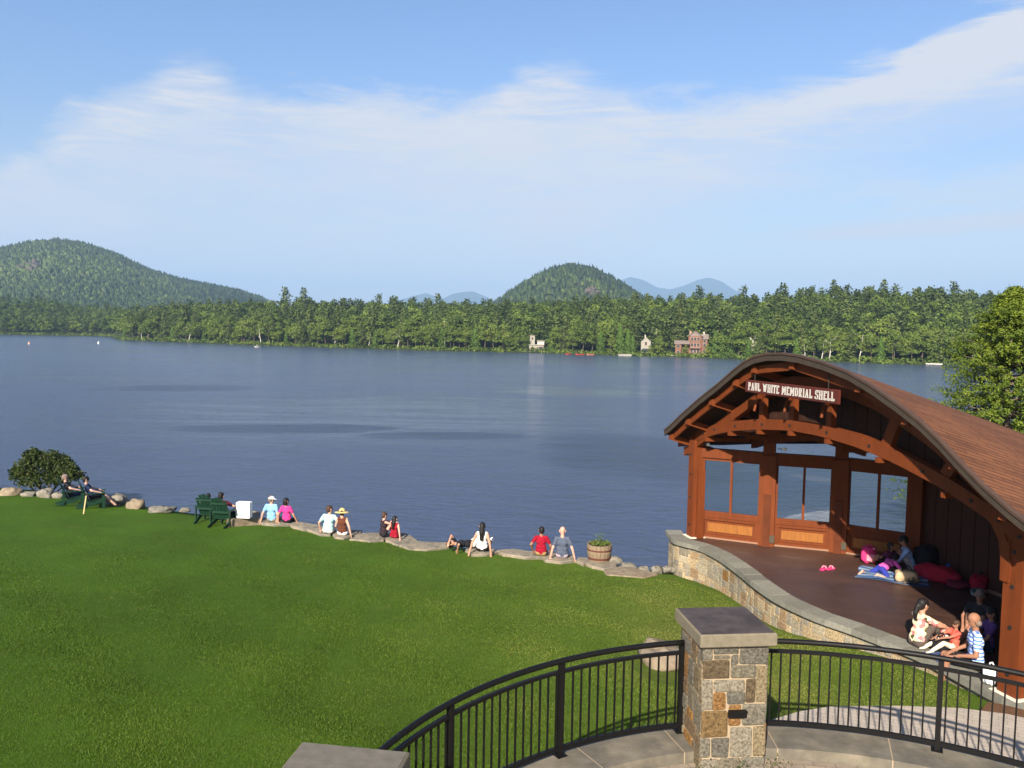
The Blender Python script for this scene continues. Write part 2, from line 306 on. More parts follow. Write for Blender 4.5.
class MB:
    """collects shapes in one coordinate frame and links them as one mesh object"""
    def __init__(s): s.v = []; s.f = []; s.m = []; s.c = []; s.cm = 0; s.cc = (1, 1, 1)
    def add(s, V, Fc):
        o = len(s.v); s.v.extend([tuple(v) for v in V])
        for f in Fc: s.f.append([i+o for i in f]); s.m.append(s.cm); s.c.append(s.cc)
        return s
    def hexa(s, P):   # 8 points: bottom ring 0-3, top ring 4-7 (same order)
        return s.add(P, [(3, 2, 1, 0), (4, 5, 6, 7), (0, 1, 5, 4), (1, 2, 6, 5), (2, 3, 7, 6), (3, 0, 4, 7)])
    def box(s, c, d, rz=0.0, mat=None, bev=0.0):
        dx, dy, dz = d[0]/2, d[1]/2, d[2]/2
        if bev > 0:
            b = min(bev, dx*.9, dy*.9, dz*.9)
            rings = [(-dz, b), (-dz+b, 0), (dz-b, 0), (dz, b)]
            P = []
            for z, i in rings:
                P += [(-dx+i, -dy+i, z), (dx-i, -dy+i, z), (dx-i, dy-i, z), (-dx+i, dy-i, z)]
            Fc = [(3, 2, 1, 0), (12, 13, 14, 15)]
            for r in range(3):
                for k in range(4): a = r*4+k; bq = r*4+(k+1) % 4; Fc.append((a, bq, bq+4, a+4))
        else:
            P = [(-dx, -dy, -dz), (dx, -dy, -dz), (dx, dy, -dz), (-dx, dy, -dz), (-dx, -dy, dz), (dx, -dy, dz), (dx, dy, dz), (-dx, dy, dz)]
            Fc = [(3, 2, 1, 0), (4, 5, 6, 7), (0, 1, 5, 4), (1, 2, 6, 5), (2, 3, 7, 6), (3, 0, 4, 7)]
        Rm = mat if mat is not None else Matrix.Rotation(rz, 3, 'Z')
        return s.add([Rm @ Vector(p)+Vector(c) for p in P], Fc)
    def beam(s, p0, p1, w, h, upv=(0, 0, 1)):
        p0 = Vector(p0); p1 = Vector(p1); a = (p1-p0).normalized(); u = Vector(upv)
        side = a.cross(u); side = side.normalized() if side.length > 1e-5 else a.orthogonal().normalized(); u2 = side.cross(a).normalized()
        P = [];
        for p in (p0, p1):
            P += [p-side*w/2-u2*h/2, p+side*w/2-u2*h/2, p+side*w/2+u2*h/2, p-side*w/2+u2*h/2]
        return s.hexa(P)
    def tube(s, pts, r, n=8, r1=None, closed=False):
        pts = [Vector(p) for p in pts]; m = len(pts); P = []; Fc = []
        prev = None
        for i, p in enumerate(pts):
            t = (pts[min(i+1, m-1)]-pts[max(i-1, 0)]).normalized()
            if prev is None: nrm = t.orthogonal().normalized()
            else: nrm = (prev-t*prev.dot(t)).normalized()
            prev = nrm; bn = t.cross(nrm)
            rr = r if r1 is None else r+(r1-r)*i/(m-1)
            for k in range(n):
                a = 2*math.pi*k/n; P.append(p+nrm*math.cos(a)*rr+bn*math.sin(a)*rr)
        for i in range(m-1):
            for k in range(n): a = i*n+k; b = i*n+(k+1) % n; Fc.append((a, b, b+n, a+n))
        Fc.append(tuple(range(n-1, -1, -1))); Fc.append(tuple((m-1)*n+k for k in range(n)))
        return s.add(P, Fc)
    def lathe(s, c, prof, n=16):  # prof: (r,z)
        P = []; Fc = []
        for r, z in prof:
            for k in range(n): a = 2*math.pi*k/n; P.append((c[0]+r*math.cos(a), c[1]+r*math.sin(a), c[2]+z))
        for i in range(len(prof)-1):
            for k in range(n): a = i*n+k; b = i*n+(k+1) % n; Fc.append((a, b, b+n, a+n))
        Fc.append(tuple(range(n-1, -1, -1))); Fc.append(tuple((len(prof)-1)*n+k for k in range(n)))
        return s.add(P, Fc)
    def strip(s, A, B):   # quad strip between two point lists
        o = len(A); return s.add(list(A)+list(B), [(i, i+1, o+i+1, o+i) for i in range(o-1)])
    def prism(s, poly, z0, z1):   # poly ccw list of (x,y)
        n = len(poly); P = [(x, y, z0) for x, y in poly]+[(x, y, z1) for x, y in poly]
        return s.add(P, [tuple(range(n-1, -1, -1)), tuple(range(n, 2*n))]+[(i, (i+1) % n, n+(i+1) % n, n+i) for i in range(n)])
    def build(s, name, mats, parent=None, smooth=False, cols=False, world=True):
        V = np.array(s.v, dtype=np.float32)
        if parent is not None and world:
            off = Vector((0, 0, 0)); q = parent
            while q: off += q.location; q = q.parent
            V = V-np.array(off, dtype=np.float32)
        loc = (0, 0, 0)
        if parent is None and world:      # put the origin at the foot of the thing
            mn = V.min(0); mx = V.max(0); loc = ((mn[0]+mx[0])/2, (mn[1]+mx[1])/2, mn[2]); V = V-np.array(loc, dtype=np.float32)
        return link(name, mesh(name, V, s.f, mats, s.m, s.c if cols else None, smooth=smooth), parent, loc)

def smoothstep(x): x = max(0.0, min(1.0, x)); return x*x*(3-2*x)
def lerp_tab(tab, x):
    return float(np.interp(x, [a for a, b in tab], [b for a, b in tab]))

# ================================================================== SETTING
SHORE = [(-120, 60), (-60, 44), (-40, 39.0), (-20.4, 32.9), (-17.7, 32.3), (-15.06, 30.9), (-13.87, 30.2), (-12.58, 29.5), (-10.88, 28.8), (-9.41, 28.55), (-8.45, 27.95), (-7.40, 27.6), (-6.21, 26.95), (-4.89, 26.45), (-4.19, 26.3), (-3.34, 26.1), (-2.84, 25.5), (-1.89, 25.15),
         (-0.55, 24.6), (0.33, 24.4), (1.06, 24.1), (1.85, 23.95), (2.63, 23.6), (3.39, 23.2), (4.08, 22.8), (4.65, 22.7), (5.4, 21.4), (9.5, 19.2), (11.5, 18.5), (12.2, 21), (14, 25.5), (20, 27.5), (60, 34), (120, 50)]
def shore_y(x): return lerp_tab(SHORE, x)
def lawn_z(x, y):
    d = max(0.0, lerp_tab([(a, b) for a, b in SHORE if a < 4 or a > 11], min(x, 12))-y)
    z = 0.955+0.075*min(max(0, d-1.1), 15)-0.002*max(0, d-12)**1.5*(1 if d < 20 else 0)
    if d > 14: z = 0.955+0.075*12.9+0.04*(1-math.exp(-(d-14)))
    z += 0.05*smoothstep((d-8)/5)+0.26*smoothstep((x-4.3)/2.6)*smoothstep((18.5-y)/4.0)
    n = 0.02*math.sin(x*0.9+1.3)*math.cos(y*0.7)+0.015*math.sin(x*2.1+y*1.7)
    return z+n*min(1, d/2)
def build_lawn():
    xs = sorted(set(list(np.arange(-30, 13.01, 0.5))+[-120, -90, -60, -45, 14, 16, 20, 28, 40, 60, 120])); rows = 60
    V = []; Fc = []
    for x in xs:
        ys = shore_y(x)
        for j in range(rows+1):
            t = (j/rows)**0.8; y = -30+(ys+30)*t
            V.append((x, y, lawn_z(x, y)-(0.10 if j == rows else 0)))
        V.append((x, ys+0.35, -0.2)); V.append((x, ys+1.2, -1.2))
    k = rows+3
    for i in range(len(xs)-1):
        for j in range(k-1): a = i*k+j; Fc.append((a, a+k, a+k+1, a+1))
    o = link('lawn', mesh('lawn', V, np.array(Fc), [grass_mat()], smooth=True)); o['kind'] = 'structure'
build_lawn()

def build_water():
    V = [(-9000, -200, 0), (9000, -200, 0), (9000, 16000, 0), (-9000, 16000, 0)]
    o = link('lake_water', mesh('lake_water', V, [(0, 1, 2, 3)], [water_mat()])); o['kind'] = 'structure'
build_water()

# distance from the camera to the far shore against picture column (column = azimuth)
DTAB = [(-900, 1000), (-300, 700), (-60, 620), (0, 592), (60, 572), (108, 562), (116, 520), (121, 440), (135, 425), (180, 392), (250, 353), (330, 322), (400, 301), (470, 294), (535, 289), (620, 277), (700, 269), (760, 263), (820, 259), (880, 258), (950, 263), (1100, 262), (1500, 300), (2200, 400)]
def col_az(c): return math.atan((c-512)/F)
def polar(c, d): a = col_az(c); return d*math.sin(a), d*math.cos(a)
# tree-top line: pixels above the horizon against column
TOPTAB = [(-300, 30), (0, 26), (60, 26), (110, 20), (124, 18), (160, 22), (200, 27), (250, 29), (300, 31), (350, 32), (400, 34), (500, 35), (560, 38), (600, 40), (650, 42), (700, 44), (740, 44), (780, 47), (830, 50), (900, 50), (960, 48), (1050, 46), (1500, 44)]
def ground_far(c, t):
    """height of the far bank t metres behind the waterline"""
    D = lerp_tab(DTAB, c); topz = 7.5+lerp_tab(TOPTAB, c)/F*(D+85)-15.0
    topz = max(topz, 1.5)
    return 0.35+topz*smoothstep(t/95) if t > 0 else -1.0
RISE = leaf_mat('forest_floor', (0.016, 0.026, 0.008), (0.028, 0.045, 0.012), (0.045, 0.06, 0.02), 0.0, 0.9)
def build_far_ground():
    cols = list(np.arange(-400, 1600, 12)); ts = [-3, 0.3, 2, 5, 10, 20, 30, 42, 55, 70, 85, 100, 140, 220, 400, 700, 1200, 3000]
    V = []; Fc = []
    for c in cols:
        D = lerp_tab(DTAB, c)
        for t in ts:
            x, y = polar(c, D+t); V.append((x, y, ground_far(c, t) if t <= 140 else ground_far(c, 140)))
    k = len(ts)
    for i in range(len(cols)-1):
        for j in range(k-1): a = i*k+j; Fc.append((a, a+k, a+k+1, a+1))
    o = link('far_bank', mesh('far_bank', V, np.array(Fc), [pmat('bank_soil', (0.025, 0.036, 0.012), 0.95, 0.5, 0.5)], smooth=True)); o['kind'] = 'structure'
build_far_ground()

def vnoise(x, y, seed=0):
    s = 0
    for k, (f, a) in enumerate([(1, 1), (2.1, .5), (4.3, .25), (8.7, .13)]):
        s += a*(math.sin(x*f*1.3+seed*1.7+k)*math.cos(y*f*1.1-seed*0.9+2*k)+0.5*math.sin((x+y)*f*0.7+k*3.1+seed))
    return s/2.0
HILLS = {
 'left': dict(tab=[(-500, 15), (-300, 22), (-150, 38), (-60, 48), (0, 56), (30, 63), (58, 67), (90, 64), (120, 57), (150, 45), (180, 38), (210, 34), (240, 29), (262, 23), (285, 11), (320, -5), (400, -9)], d0=600, dp=1750, d1=2600, step=9),
 'mid': dict(tab=[(440, -5), (480, 12), (500, 28), (520, 42), (545, 56), (568, 62), (590, 59), (610, 50), (630, 38), (650, 25), (680, 10), (720, -2), (760, -9)], d0=520, dp=1150, d1=1700, step=6)}
def hill_z(h, c, d):
    e = lerp_tab(h['tab'], c)
    t = (d-h['d0'])/(h['dp']-h['d0'])
    if t <= 1: k = 0.16*t*2.2 if t < .3 else 0.1056+(1-0.1056)*smoothstep((t-.3)/.7)**0.9
    else: k = 1-smoothstep((d-h['dp'])/(h['d1']-h['dp']))
    k += 0.03*vnoise(c*0.03, d*0.006)*(t*(1.2-t) if t < 1.2 else 0)*2
    return max(2.0, (7.5+e/F*h['dp'])*max(k, 0))
def build_hill(key, name, rock):
    h = HILLS[key]; cs = np.arange(h['tab'][0][0], h['tab'][-1][0], h['step']*1.0); ds = np.linspace(h['d0'], h['d1'], 44)
    V = []; Fc = []
    for c in cs:
        for d in ds: x, y = polar(c, d); V.append((x, y, hill_z(h, c, d)))
    k = len(ds)
    for i in range(len(cs)-1):
        for j in range(k-1): a = i*k+j; Fc.append((a, a+k, a+k+1, a+1))
    o = link(name, mesh(name, V, np.array(Fc), [pmat('hill_floor', (0.04, 0.05, 0.02), 0.95, 0.4, 0.05)], smooth=True)); o['kind'] = 'structure'
build_hill('left', 'forest_hill', True); build_hill('mid', 'round_hill', True)

def build_ridge(name, tab, dist, depth):
    cs = np.linspace(tab[0][0], tab[-1][0], 90); ks = np.linspace(-1, 1, 24); V = []; Fc = []
    for c in cs:
        e = lerp_tab(tab, c)+0.5*vnoise(c*0.12, 3)
        for k in ks:
            d = dist+k*depth; x, y = polar(c, d)
            V.append((x, y, max(-20, (7.5+e/F*dist)*(math.cos(k*math.pi/2)**0.8)*(1+0.06*vnoise(c*.1, k*6)*abs(k)))))
    n = len(ks)
    for i in range(len(cs)-1):
        for j in range(n-1): a = i*n+j; Fc.append((a, a+n, a+n+1, a+1))
    m = pmat('ridge_forest', (0.03, 0.05, 0.025), 0.95, 0.3, 0.01)
    o = link(name, mesh(name, V, np.array(Fc), [m], smooth=True)); o['kind'] = 'structure'
build_ridge('mountain_range', [(380, 20), (400, 29), (412, 33), (425, 36), (432, 33), (442, 31), (452, 36), (463, 38), (472, 38), (484, 34), (500, 26), (520, 15), (540, 5)], 9000, 1500)
build_ridge('mountain_range', [(570, 10), (600, 35), (615, 51), (628, 55), (640, 52), (655, 45), (668, 43), (680, 46), (695, 53), (706, 55), (718, 51), (730, 44), (745, 36), (760, 28), (790, 15), (820, 4)], 9500, 1500)

# ------------------------------------------------------------------ foliage
L_BROAD = leaf_mat('leaf_broad', (0.042, 0.072, 0.012), (0.105, 0.155, 0.022), (0.18, 0.225, 0.038))
L_PINE = leaf_mat('leaf_pine', (0.036, 0.058, 0.016), (0.085, 0.120, 0.030), (0.145, 0.175, 0.046), 0.2)
L_CEDAR = leaf_mat('leaf_cedar', (0.035, 0.075, 0.010), (0.075, 0.140, 0.018), (0.120, 0.190, 0.028))
L_HILL = leaf_mat('leaf_hill', (0.007, 0.016, 0.006), (0.030, 0.050, 0.011), (0.078, 0.105, 0.020), 0.0)
L_BIG = leaf_mat('leaf_arborvitae', (0.028, 0.052, 0.007), (0.095, 0.140, 0.014), (0.19, 0.24, 0.028), 0.40)
L_BUSH = leaf_mat('leaf_bush', (0.014, 0.024, 0.006), (0.045, 0.066, 0.013), (0.12, 0.145, 0.034), 0.25)

def leaf_quads(C, N, size, rng, jit=0.6, aspect=0.8):
    """C centres (n,3), N preferred normals; returns verts (4n,3)"""
    n = len(C); N = N+rng.normal(0, jit, (n, 3)); N /= np.linalg.norm(N, axis=1, keepdims=True)+1e-9
    t = np.cross(N, rng.normal(0, 1, (n, 3))); t /= np.linalg.norm(t, axis=1, keepdims=True)+1e-9
    b = np.cross(N, t); s = (np.asarray(size)*rng.uniform(.6, 1.3, n))[:, None] if np.ndim(size) else (size*rng.uniform(.6, 1.3, n))[:, None]
    a = s*0.5; bb = s*0.5*aspect
    V = np.empty((n, 4, 3)); V[:, 0] = C-t*a; V[:, 1] = C+b*bb; V[:, 2] = C+t*a*1.1; V[:, 3] = C-b*bb
    return V.reshape(-1, 3)
def quad_idx(n): return np.arange(4*n).reshape(-1, 4)
def sph(rng, n):
    v = rng.normal(0, 1, (n, 3)); return v/np.linalg.norm(v, axis=1, keepdims=True)
def crown_broad(rng, h, w, nl, blobs=16, base=.18):
    C = []; N = []; T = []
    ctr = np.array([0, 0, h*(0.5+base*.5)]); rad = np.array([w*.5, w*.5, h*(1-base)*.5])
    B = sph(rng, blobs)*rng.uniform(.35, .8, (blobs, 1)); B[0] = (0, 0, .75)
    for b in B:
        bc = ctr+b*rad; r = rng.uniform(.24, .40)*w*.62; k = nl//blobs; d = sph(rng, k); d[:, 2] = np.where(d[:, 2] < -.3, -d[:, 2], d[:, 2])
        rr = r*rng.uniform(.65, 1.08, (k, 1))*np.array([1, 1, .8])
        C.append(bc+d*rr); N.append(d+np.array([0, 0, .35])); T.append(np.full(k, rng.uniform(.25, .75))+rng.normal(0, .12, k))
    return np.vstack(C), np.vstack(N), np.clip(np.concatenate(T), 0, 1)
def crown_pine(rng, h, w, nl, base=.30, dense=1.0):
    C = []; N = []; T = []; lv = int(7+h/2.2); per = max(3, nl//(lv*5))
    for i in range(lv):
        z = h*(base+(1-base)*(i/(lv-.3))); rr = w*.5*(1-(i/lv)**1.9*0.80)*rng.uniform(.75, 1.15)
        nb = 5 if i < lv-1 else 3; a0 = rng.uniform(0, 6.28)
        for b in range(nb):
            a = a0+b*6.28/nb+rng.uniform(-.4, .4); L = rr*rng.uniform(.6, 1.15); tn = rng.uniform(.2, .8)
            k = per; u = rng.uniform(.25, 1.0, k); q = rng.normal(0, .16, k)*L
            x = np.cos(a)*u*L-np.sin(a)*q; y = np.sin(a)*u*L+np.cos(a)*q
            zz = z+u*L*rng.uniform(-.05, .22)+rng.normal(0, .035*h*.6, k)
            C.append(np.c_[x, y, zz]); N.append(np.c_[np.cos(a)*.5*np.ones(k), np.sin(a)*.5*np.ones(k), np.ones(k)]); T.append(tn+rng.normal(0, .12, k))
    return np.vstack(C), np.vstack(N), np.clip(np.concatenate(T), 0, 1)
def crown_cedar(rng, h, w, nl):
    z = h*(rng.uniform(0, 1, nl)**.9); prof = (1-z/h)**.75*np.minimum(1, (z/h+.06)*6)
    a = rng.uniform(0, 6.28, nl); lump = 1+.22*np.sin(a*3+z*2.1)+.15*np.sin(a*5-z*3.3)
    r = w*.5*prof*lump*rng.uniform(.72, 1.05, nl)
    C = np.c_[r*np.cos(a), r*np.sin(a), z]; N = np.c_[np.cos(a), np.sin(a), .35+0*a]
    T = np.clip(.55+.2*np.sin(a*3+z*2.1)+rng.normal(0, .15, nl), 0, 1); return C, N, T

def trunk_mb(h, r, rng, limbs=5, spread=.3, lean=0.0, mat=None):
    m = MB(); pts = [(0, 0, -0.5)]; x = y = 0
    for i in range(1, 7):
        x += rng.normal(0, .012*h)+lean*h/6; y += rng.normal(0, .012*h); pts.append((x, y, h*.86*i/6))
    m.tube(pts, r, 7, r*.22)
    for k in range(limbs):
        i = 2+k % 4; p = Vector(pts[i]); a = rng.uniform(0, 6.28); L = h*spread*rng.uniform(.5, 1)
        m.tube([p, p+Vector((math.cos(a)*L*.5, math.sin(a)*L*.5, L*.28)), p+Vector((math.cos(a)*L, math.sin(a)*L, L*.7))], r*.4, 5, r*.12)
    return m

def make_proto(kind, h, w, nl, seed):
    rng = np.random.default_rng(seed)
    if kind == 'broad':
        C, N, T = crown_broad(rng, h, w, nl, 18, .02); lm = L_BROAD; m = trunk_mb(h, .16, rng, 5)
    elif kind == 'pine':
        C, N, T = crown_pine(rng, h, w, nl, .14); lm = L_PINE; m = trunk_mb(h*1.08, .2, rng, 0)
    elif kind == 'cedar':
        C, N, T = crown_cedar(rng, h, w, nl); lm = L_CEDAR; m = trunk_mb(h, .12, rng, 0)
    else:
        C, N, T = crown_broad(rng, h, w, nl, 12, .25); T = np.clip(T+.2, 0, 1); lm = L_BROAD; m = trunk_mb(h, .17, rng, 4, .28, rng.uniform(-.1, .12))
    size = {'broad': .62, 'pine': .62, 'cedar': .5, 'birch': .5}[kind]*(h/13)**.5
    V = leaf_quads(C, N, size, rng, .45)
    crown = mesh('crown', V, quad_idx(len(C)), [lm], tint=T)
    tm = mesh('trunk', m.v, m.f, [BIRCH if kind == 'birch' else BARK], smooth=True)
    return kind, crown, tm
PROTOS = [make_proto('broad', 12, 8.5, 1700, 1), make_proto('broad', 11, 9.5, 1700, 2), make_proto('broad', 13, 7.5, 1700, 3), make_proto('broad', 10, 7.5, 1500, 13),
          make_proto('pine', 16, 7.2, 1500, 4), make_proto('pine', 18, 8, 1700, 5), make_proto('pine', 15, 6.2, 1400, 6),
          make_proto('cedar', 9, 4.2, 1300, 7), make_proto('cedar', 11, 4.6, 1500, 8),
          make_proto('birch', 11, 6.0, 900, 9), make_proto('birch', 12, 5.5, 900, 10)]
KLAB = {'broad': ('broadleaf_tree', 'rounded green broadleaf tree in the front rows of the wood on the far shore', 'broadleaf trees in front on the far shore'),
        'pine': ('pine_tree', 'dark green layered pine in the front rows of the wood on the far shore', 'pines in front on the far shore'),
        'cedar': ('cedar_tree', 'bright green pointed cedar at the edge of the far shore', 'pointed cedars at the edge of the far shore'),
        'birch': ('birch_tree', 'thin leafed birch with a pale trunk at the edge of the far shore', 'pale birches at the edge of the far shore')}
def put_tree(pr, x, y, z, s, rz, lab=None, grp=True, sz=None):
    kind, cm, tm = pr; nm, lb, gr = KLAB[kind]
    o = thing(nm, lab or lb, 'tree', (x, y, z), gr if grp else None, rz); o.scale = (s, s, sz or s)
    link('crown', cm, o); link('trunk', tm, o); return o
HOUSES = [(520, 548), (636, 655), (668, 712)]   # columns kept open in front
def blocked(c, t): return any(a-2 < c < b+2 for a, b in HOUSES) and t < 15
def build_front_trees():
    rng = np.random.default_rng(21); n = 0
    c = 124.0
    # row right at the water
    while c < 975:
        D = lerp_tab(DTAB, c); step = F*rng.uniform(2.4, 3.8)/D*(1 if c > 250 else 1.25)
        t = rng.uniform(1.0, 3.2)
        if not blocked(c, t):
            k = rng.choice(len(PROTOS), p=np.array([2, 2, 2, 2.5, .35, .25, .5, 1.8, 1.6, .8, .8])/14.6)
            s = rng.uniform(.55, .92)*(.8 if PROTOS[k][0] == 'pine' else 1)
            x, y = polar(c, D+t); put_tree(PROTOS[k], x, y, ground_far(c, t), s, rng.uniform(0, 6.28)); n += 1
        c += step
    c = 126.0
    while c < 975 and n < 285:
        D = lerp_tab(DTAB, c); step = F*rng.uniform(3.0, 4.6)/D*(1 if c > 250 else 1.3); t = rng.uniform(8, 17)
        if not blocked(c, t):
            k = rng.choice(len(PROTOS), p=np.array([2, 2, 2, 1, 2.2, 1.8, 2.2, .2, .3, .3, .4])/14.4)
            x, y = polar(c, D+t); put_tree(PROTOS[k], x, y, ground_far(c, t), rng.uniform(.72, 1.0), rng.uniform(0, 6.28)); n += 1
        c += step
build_front_trees()
def screen_trees():
    for c, t, k, s, lab in [(660, 2.0, 3, .62, 'broad tree between the white cottage and the brown annex'), (632, 2.2, 7, .75, 'pointed cedar left of the white cottage'), (714, 2.0, 8, .78, 'pointed cedar right of the brown lodge'), (721, 2.2, 8, .72, 'second pointed cedar right of the brown lodge'),
                            (685, 1.5, 3, .40, 'small tree in front of the join of the lodge and its annex'), (744, 3.0, 0, .52, 'round tree before the left end of the white roofed house'), (753, 2.5, 3, .50, 'round tree before the middle of the white roofed house'), (763, 3.5, 1, .50, 'round tree before the right end of the white roofed house'),
                            (524, 2.5, 0, .55, 'round tree left of the white boathouse'), (551, 2.0, 7, .8, 'pointed cedar right of the white boathouse'), (707, 1.5, 3, .45, 'small round tree before the right corner of the brown lodge'), (532, 1.2, 3, .22, 'low bushy tree before the left corner of the white boathouse'), (650, 1.5, 0, .30, 'small tree before the right corner of the white cottage')]:
        x, y = polar(c, lerp_tab(DTAB, c)+t); put_tree(PROTOS[k], x, y, ground_far(c, t)-.2, s, c*.7, lab, False)
screen_trees()
def build_wood():
    """the wood behind the front rows: nobody could count it"""
    rng = np.random.default_rng(31); V = []; T = []; Vp = []; Tp = []; Vh = []
    protos = []
    for k in range(4):
        C, N, Tt = crown_broad(rng, 12.5, 9.2, 700, 14, .04); protos.append((0, leaf_quads(C, N, .85, rng, .45), Tt))
    for k in range(4):
        C, N, Tt = crown_pine(rng, 14.5, 8.4, 640, .18); protos.append((1, leaf_quads(C, N, .80, rng, .45), Tt))
    def put(pi, x, y, z, s, dark=0):
        kd, P, Tt = protos[pi]; a = rng.uniform(0, 6.28); ca, sa = math.cos(a), math.sin(a)
        Q = np.c_[P[:, 0]*ca-P[:, 1]*sa, P[:, 0]*sa+P[:, 1]*ca, P[:, 2]]*s+np.array([x, y, z])
        (V if kd == 0 else Vp).append(Q); (T if kd == 0 else Tp).append(np.clip(Tt+rng.normal(0, .16)-dark, 0, 1))
    t = 17.0
    while t < 108:
        c = 112.0
        while c < 1045:
            D = lerp_tab(DTAB, c)+t; tt = t+rng.uniform(-3, 3)
            if not blocked(c, tt):
                pine = rng.random() < (.26 if c < 550 else .42)*(1 if t < 60 else 1.2)
                x, y = polar(c+rng.uniform(-4, 4), lerp_tab(DTAB, c)+tt)
                put(4+rng.integers(4) if pine else rng.integers(4), x, y, ground_far(c, tt)-.5, rng.uniform(.84, 1.04))
            c += F*rng.uniform(4.4, 7.0)/D
        t += 6.2
    # bay in the far left: low belt of trees on flat land
    t = 2.0
    while t < 90:
        c = -60.0
        while c < 128:
            D = lerp_tab(DTAB, min(c, 108)); x, y = polar(c, D+t+rng.uniform(-3, 3))
            pine = rng.random() < .35
            put(4+rng.integers(4) if pine else rng.integers(4), x, y, ground_far(min(c, 108), t)-.3, rng.uniform(.6, 1.0), .05)
            c += F*rng.uniform(5.5, 9)/(D+t)
        t += 9 if t > 10 else 6
    # a few taller pines that stand over the skyline
    for c, s in [(285, 1.32), (303, 1.28), (378, 1.08), (437, 1.08), (697, 1.14), (741, 1.14), (780, 1.12), (830, 1.12), (880, 1.12), (950, 1.1)]:
        x, y = polar(c, lerp_tab(DTAB, c)+88); put(4+rng.integers(4), x, y, ground_far(c, 88), s)
    A = np.vstack(V); B = np.vstack(Vp); nA = len(A)//4; nB = len(B)//4
    me = mesh('far_wood', np.vstack([A, B]), quad_idx(nA+nB), [L_BROAD, L_PINE], midx=np.r_[np.zeros(nA), np.ones(nB)], tint=np.r_[np.concatenate(T), np.concatenate(Tp)])
    o = link('far_wood', me); tag(o, 'mixed green wood rising behind the front trees of the far shore', 'wood', kind='stuff')
build_wood()
def build_shore_brush():
    rng = np.random.default_rng(5); C = []; N = []; T = []
    c = -20.0
    while c < 1000:
        D = lerp_tab(DTAB, c); x, y = polar(c, D+rng.uniform(.3, 4.0)); r = rng.uniform(.7, 2.3); k = 75; d = sph(rng, k)
        d[:, 2] = np.abs(d[:, 2]); C.append(np.array([x, y, .1])+d*r*np.array([1.3, 1.0, .9])); N.append(d); T.append(np.clip(rng.uniform(0, .7)+rng.normal(0, .12, k), 0, 1))
        c += F*1.3/D
    C = np.vstack(C); N = np.vstack(N); T = np.concatenate(T)
    o = link('shore_brush', mesh('shore_brush', leaf_quads(C, N, .62, rng, .5), quad_idx(len(C)), [L_BROAD], tint=T)); tag(o, 'low green brush hanging over the waterline of the far shore', 'brush', kind='stuff')
build_shore_brush()
def build_hill_forest(key, name, label, n, hh, ww, cmax):
    h = HILLS[key]; rng = np.random.default_rng(hash(key) % 97 if False else 41)
    c = rng.uniform(-120 if key == 'left' else h['tab'][0][0], cmax, n); d = h['d0']+(h['dp']*1.06-h['d0'])*rng.uniform(0, 1, n)**.85
    V = np.empty((n, 9, 3)); T = np.empty(n); keep = np.ones(n, bool)
    K = 6
    for i in range(n):
        x, y = polar(c[i], d[i]); z = hill_z(h, c[i], d[i])
        if z < 2.5: keep[i] = False
        con = rng.random() < .45
        # rock outcrops stay bare
        px = c[i]
        if key == 'left' and abs(px-36) < 9 and 0.62 < (d[i]-h['d0'])/(h['dp']-h['d0']) < 0.70: keep[i] = rng.random() < .15
        if key == 'mid' and abs(px-590) < 7 and 0.60 < (d[i]-h['d0'])/(h['dp']-h['d0']) < 0.66: keep[i] = rng.random() < .25
        hgt = hh*rng.uniform(.7, 1.25)*(1.15 if con else .85); r = ww*rng.uniform(.7, 1.2)*(.7 if con else 1.05)
        a = np.arange(4)*1.5708+rng.uniform(0, 1.5); lo = .25 if con else .3
        V[i, 0:4, 0] = x+r*np.cos(a); V[i, 0:4, 1] = y+r*np.sin(a); V[i, 0:4, 2] = z+hgt*lo*.4
        a = a+.78; q = .45 if con else .85
        V[i, 4:8, 0] = x+r*q*np.cos(a); V[i, 4:8, 1] = y+r*q*np.sin(a); V[i, 4:8, 2] = z+hgt*(.62 if con else .78)
        V[i, 8] = (x+rng.normal(0, .3), y, z+hgt); T[i] = np.clip((.30 if con else .60)+rng.normal(0, .17)+.30*vnoise(x*.010, y*.006, 2), 0, 1)
    V = V[keep]; T = T[keep]; n = len(V); base = (np.arange(n)*9)[:, None]
    tris = []
    for k in range(4):
        k2 = (k+1) % 4
        for tr in ((k, k2, 4+k), (4+k, k2, 4+k2), (4+k, 4+k2, 8)): tris.append(base+np.array([tr]))
    Fc = np.stack(tris, 1).reshape(-1, 3)
    o = link(name, mesh(name, V.reshape(-1, 3), Fc, [L_HILL], tint=np.repeat(T, 12))); tag(o, label, 'forest', kind='stuff')
build_hill_forest('left', 'hill_forest', 'dark green forest covering the big hill on the left', 26000, 10, 4.2, 330)
build_hill_forest('mid', 'hill_forest', 'dark green forest covering the small round hill beyond the wood', 7000, 8.5, 3.2, 760)
def outcrop(name, c, t, hk, w, hgt):
    h = HILLS[hk]; rng = np.random.default_rng(int(c)); m = MB()
    for k in range(14):
        cc = c+rng.normal(0, w*.35); tt = t+rng.normal(0, .022); d = h['d0']+(h['dp']-h['d0'])*tt; x, y = polar(cc, d); z = hill_z(h, cc, d)
        m.box((x, y-3, z+hgt*.25), (rng.uniform(5, 11), 9, hgt*rng.uniform(.5, 1.0)), rng.uniform(-.7, .7), bev=2.2)
    o = m.build(name, [pmat('cliff_rock', (0.085, 0.07, 0.055), .9, .35, .3)]); o['kind'] = 'structure'
outcrop('rock_outcrop', 34, .66, 'left', 13, 11); outcrop('rock_outcrop', 590, .64, 'mid', 9, 6)

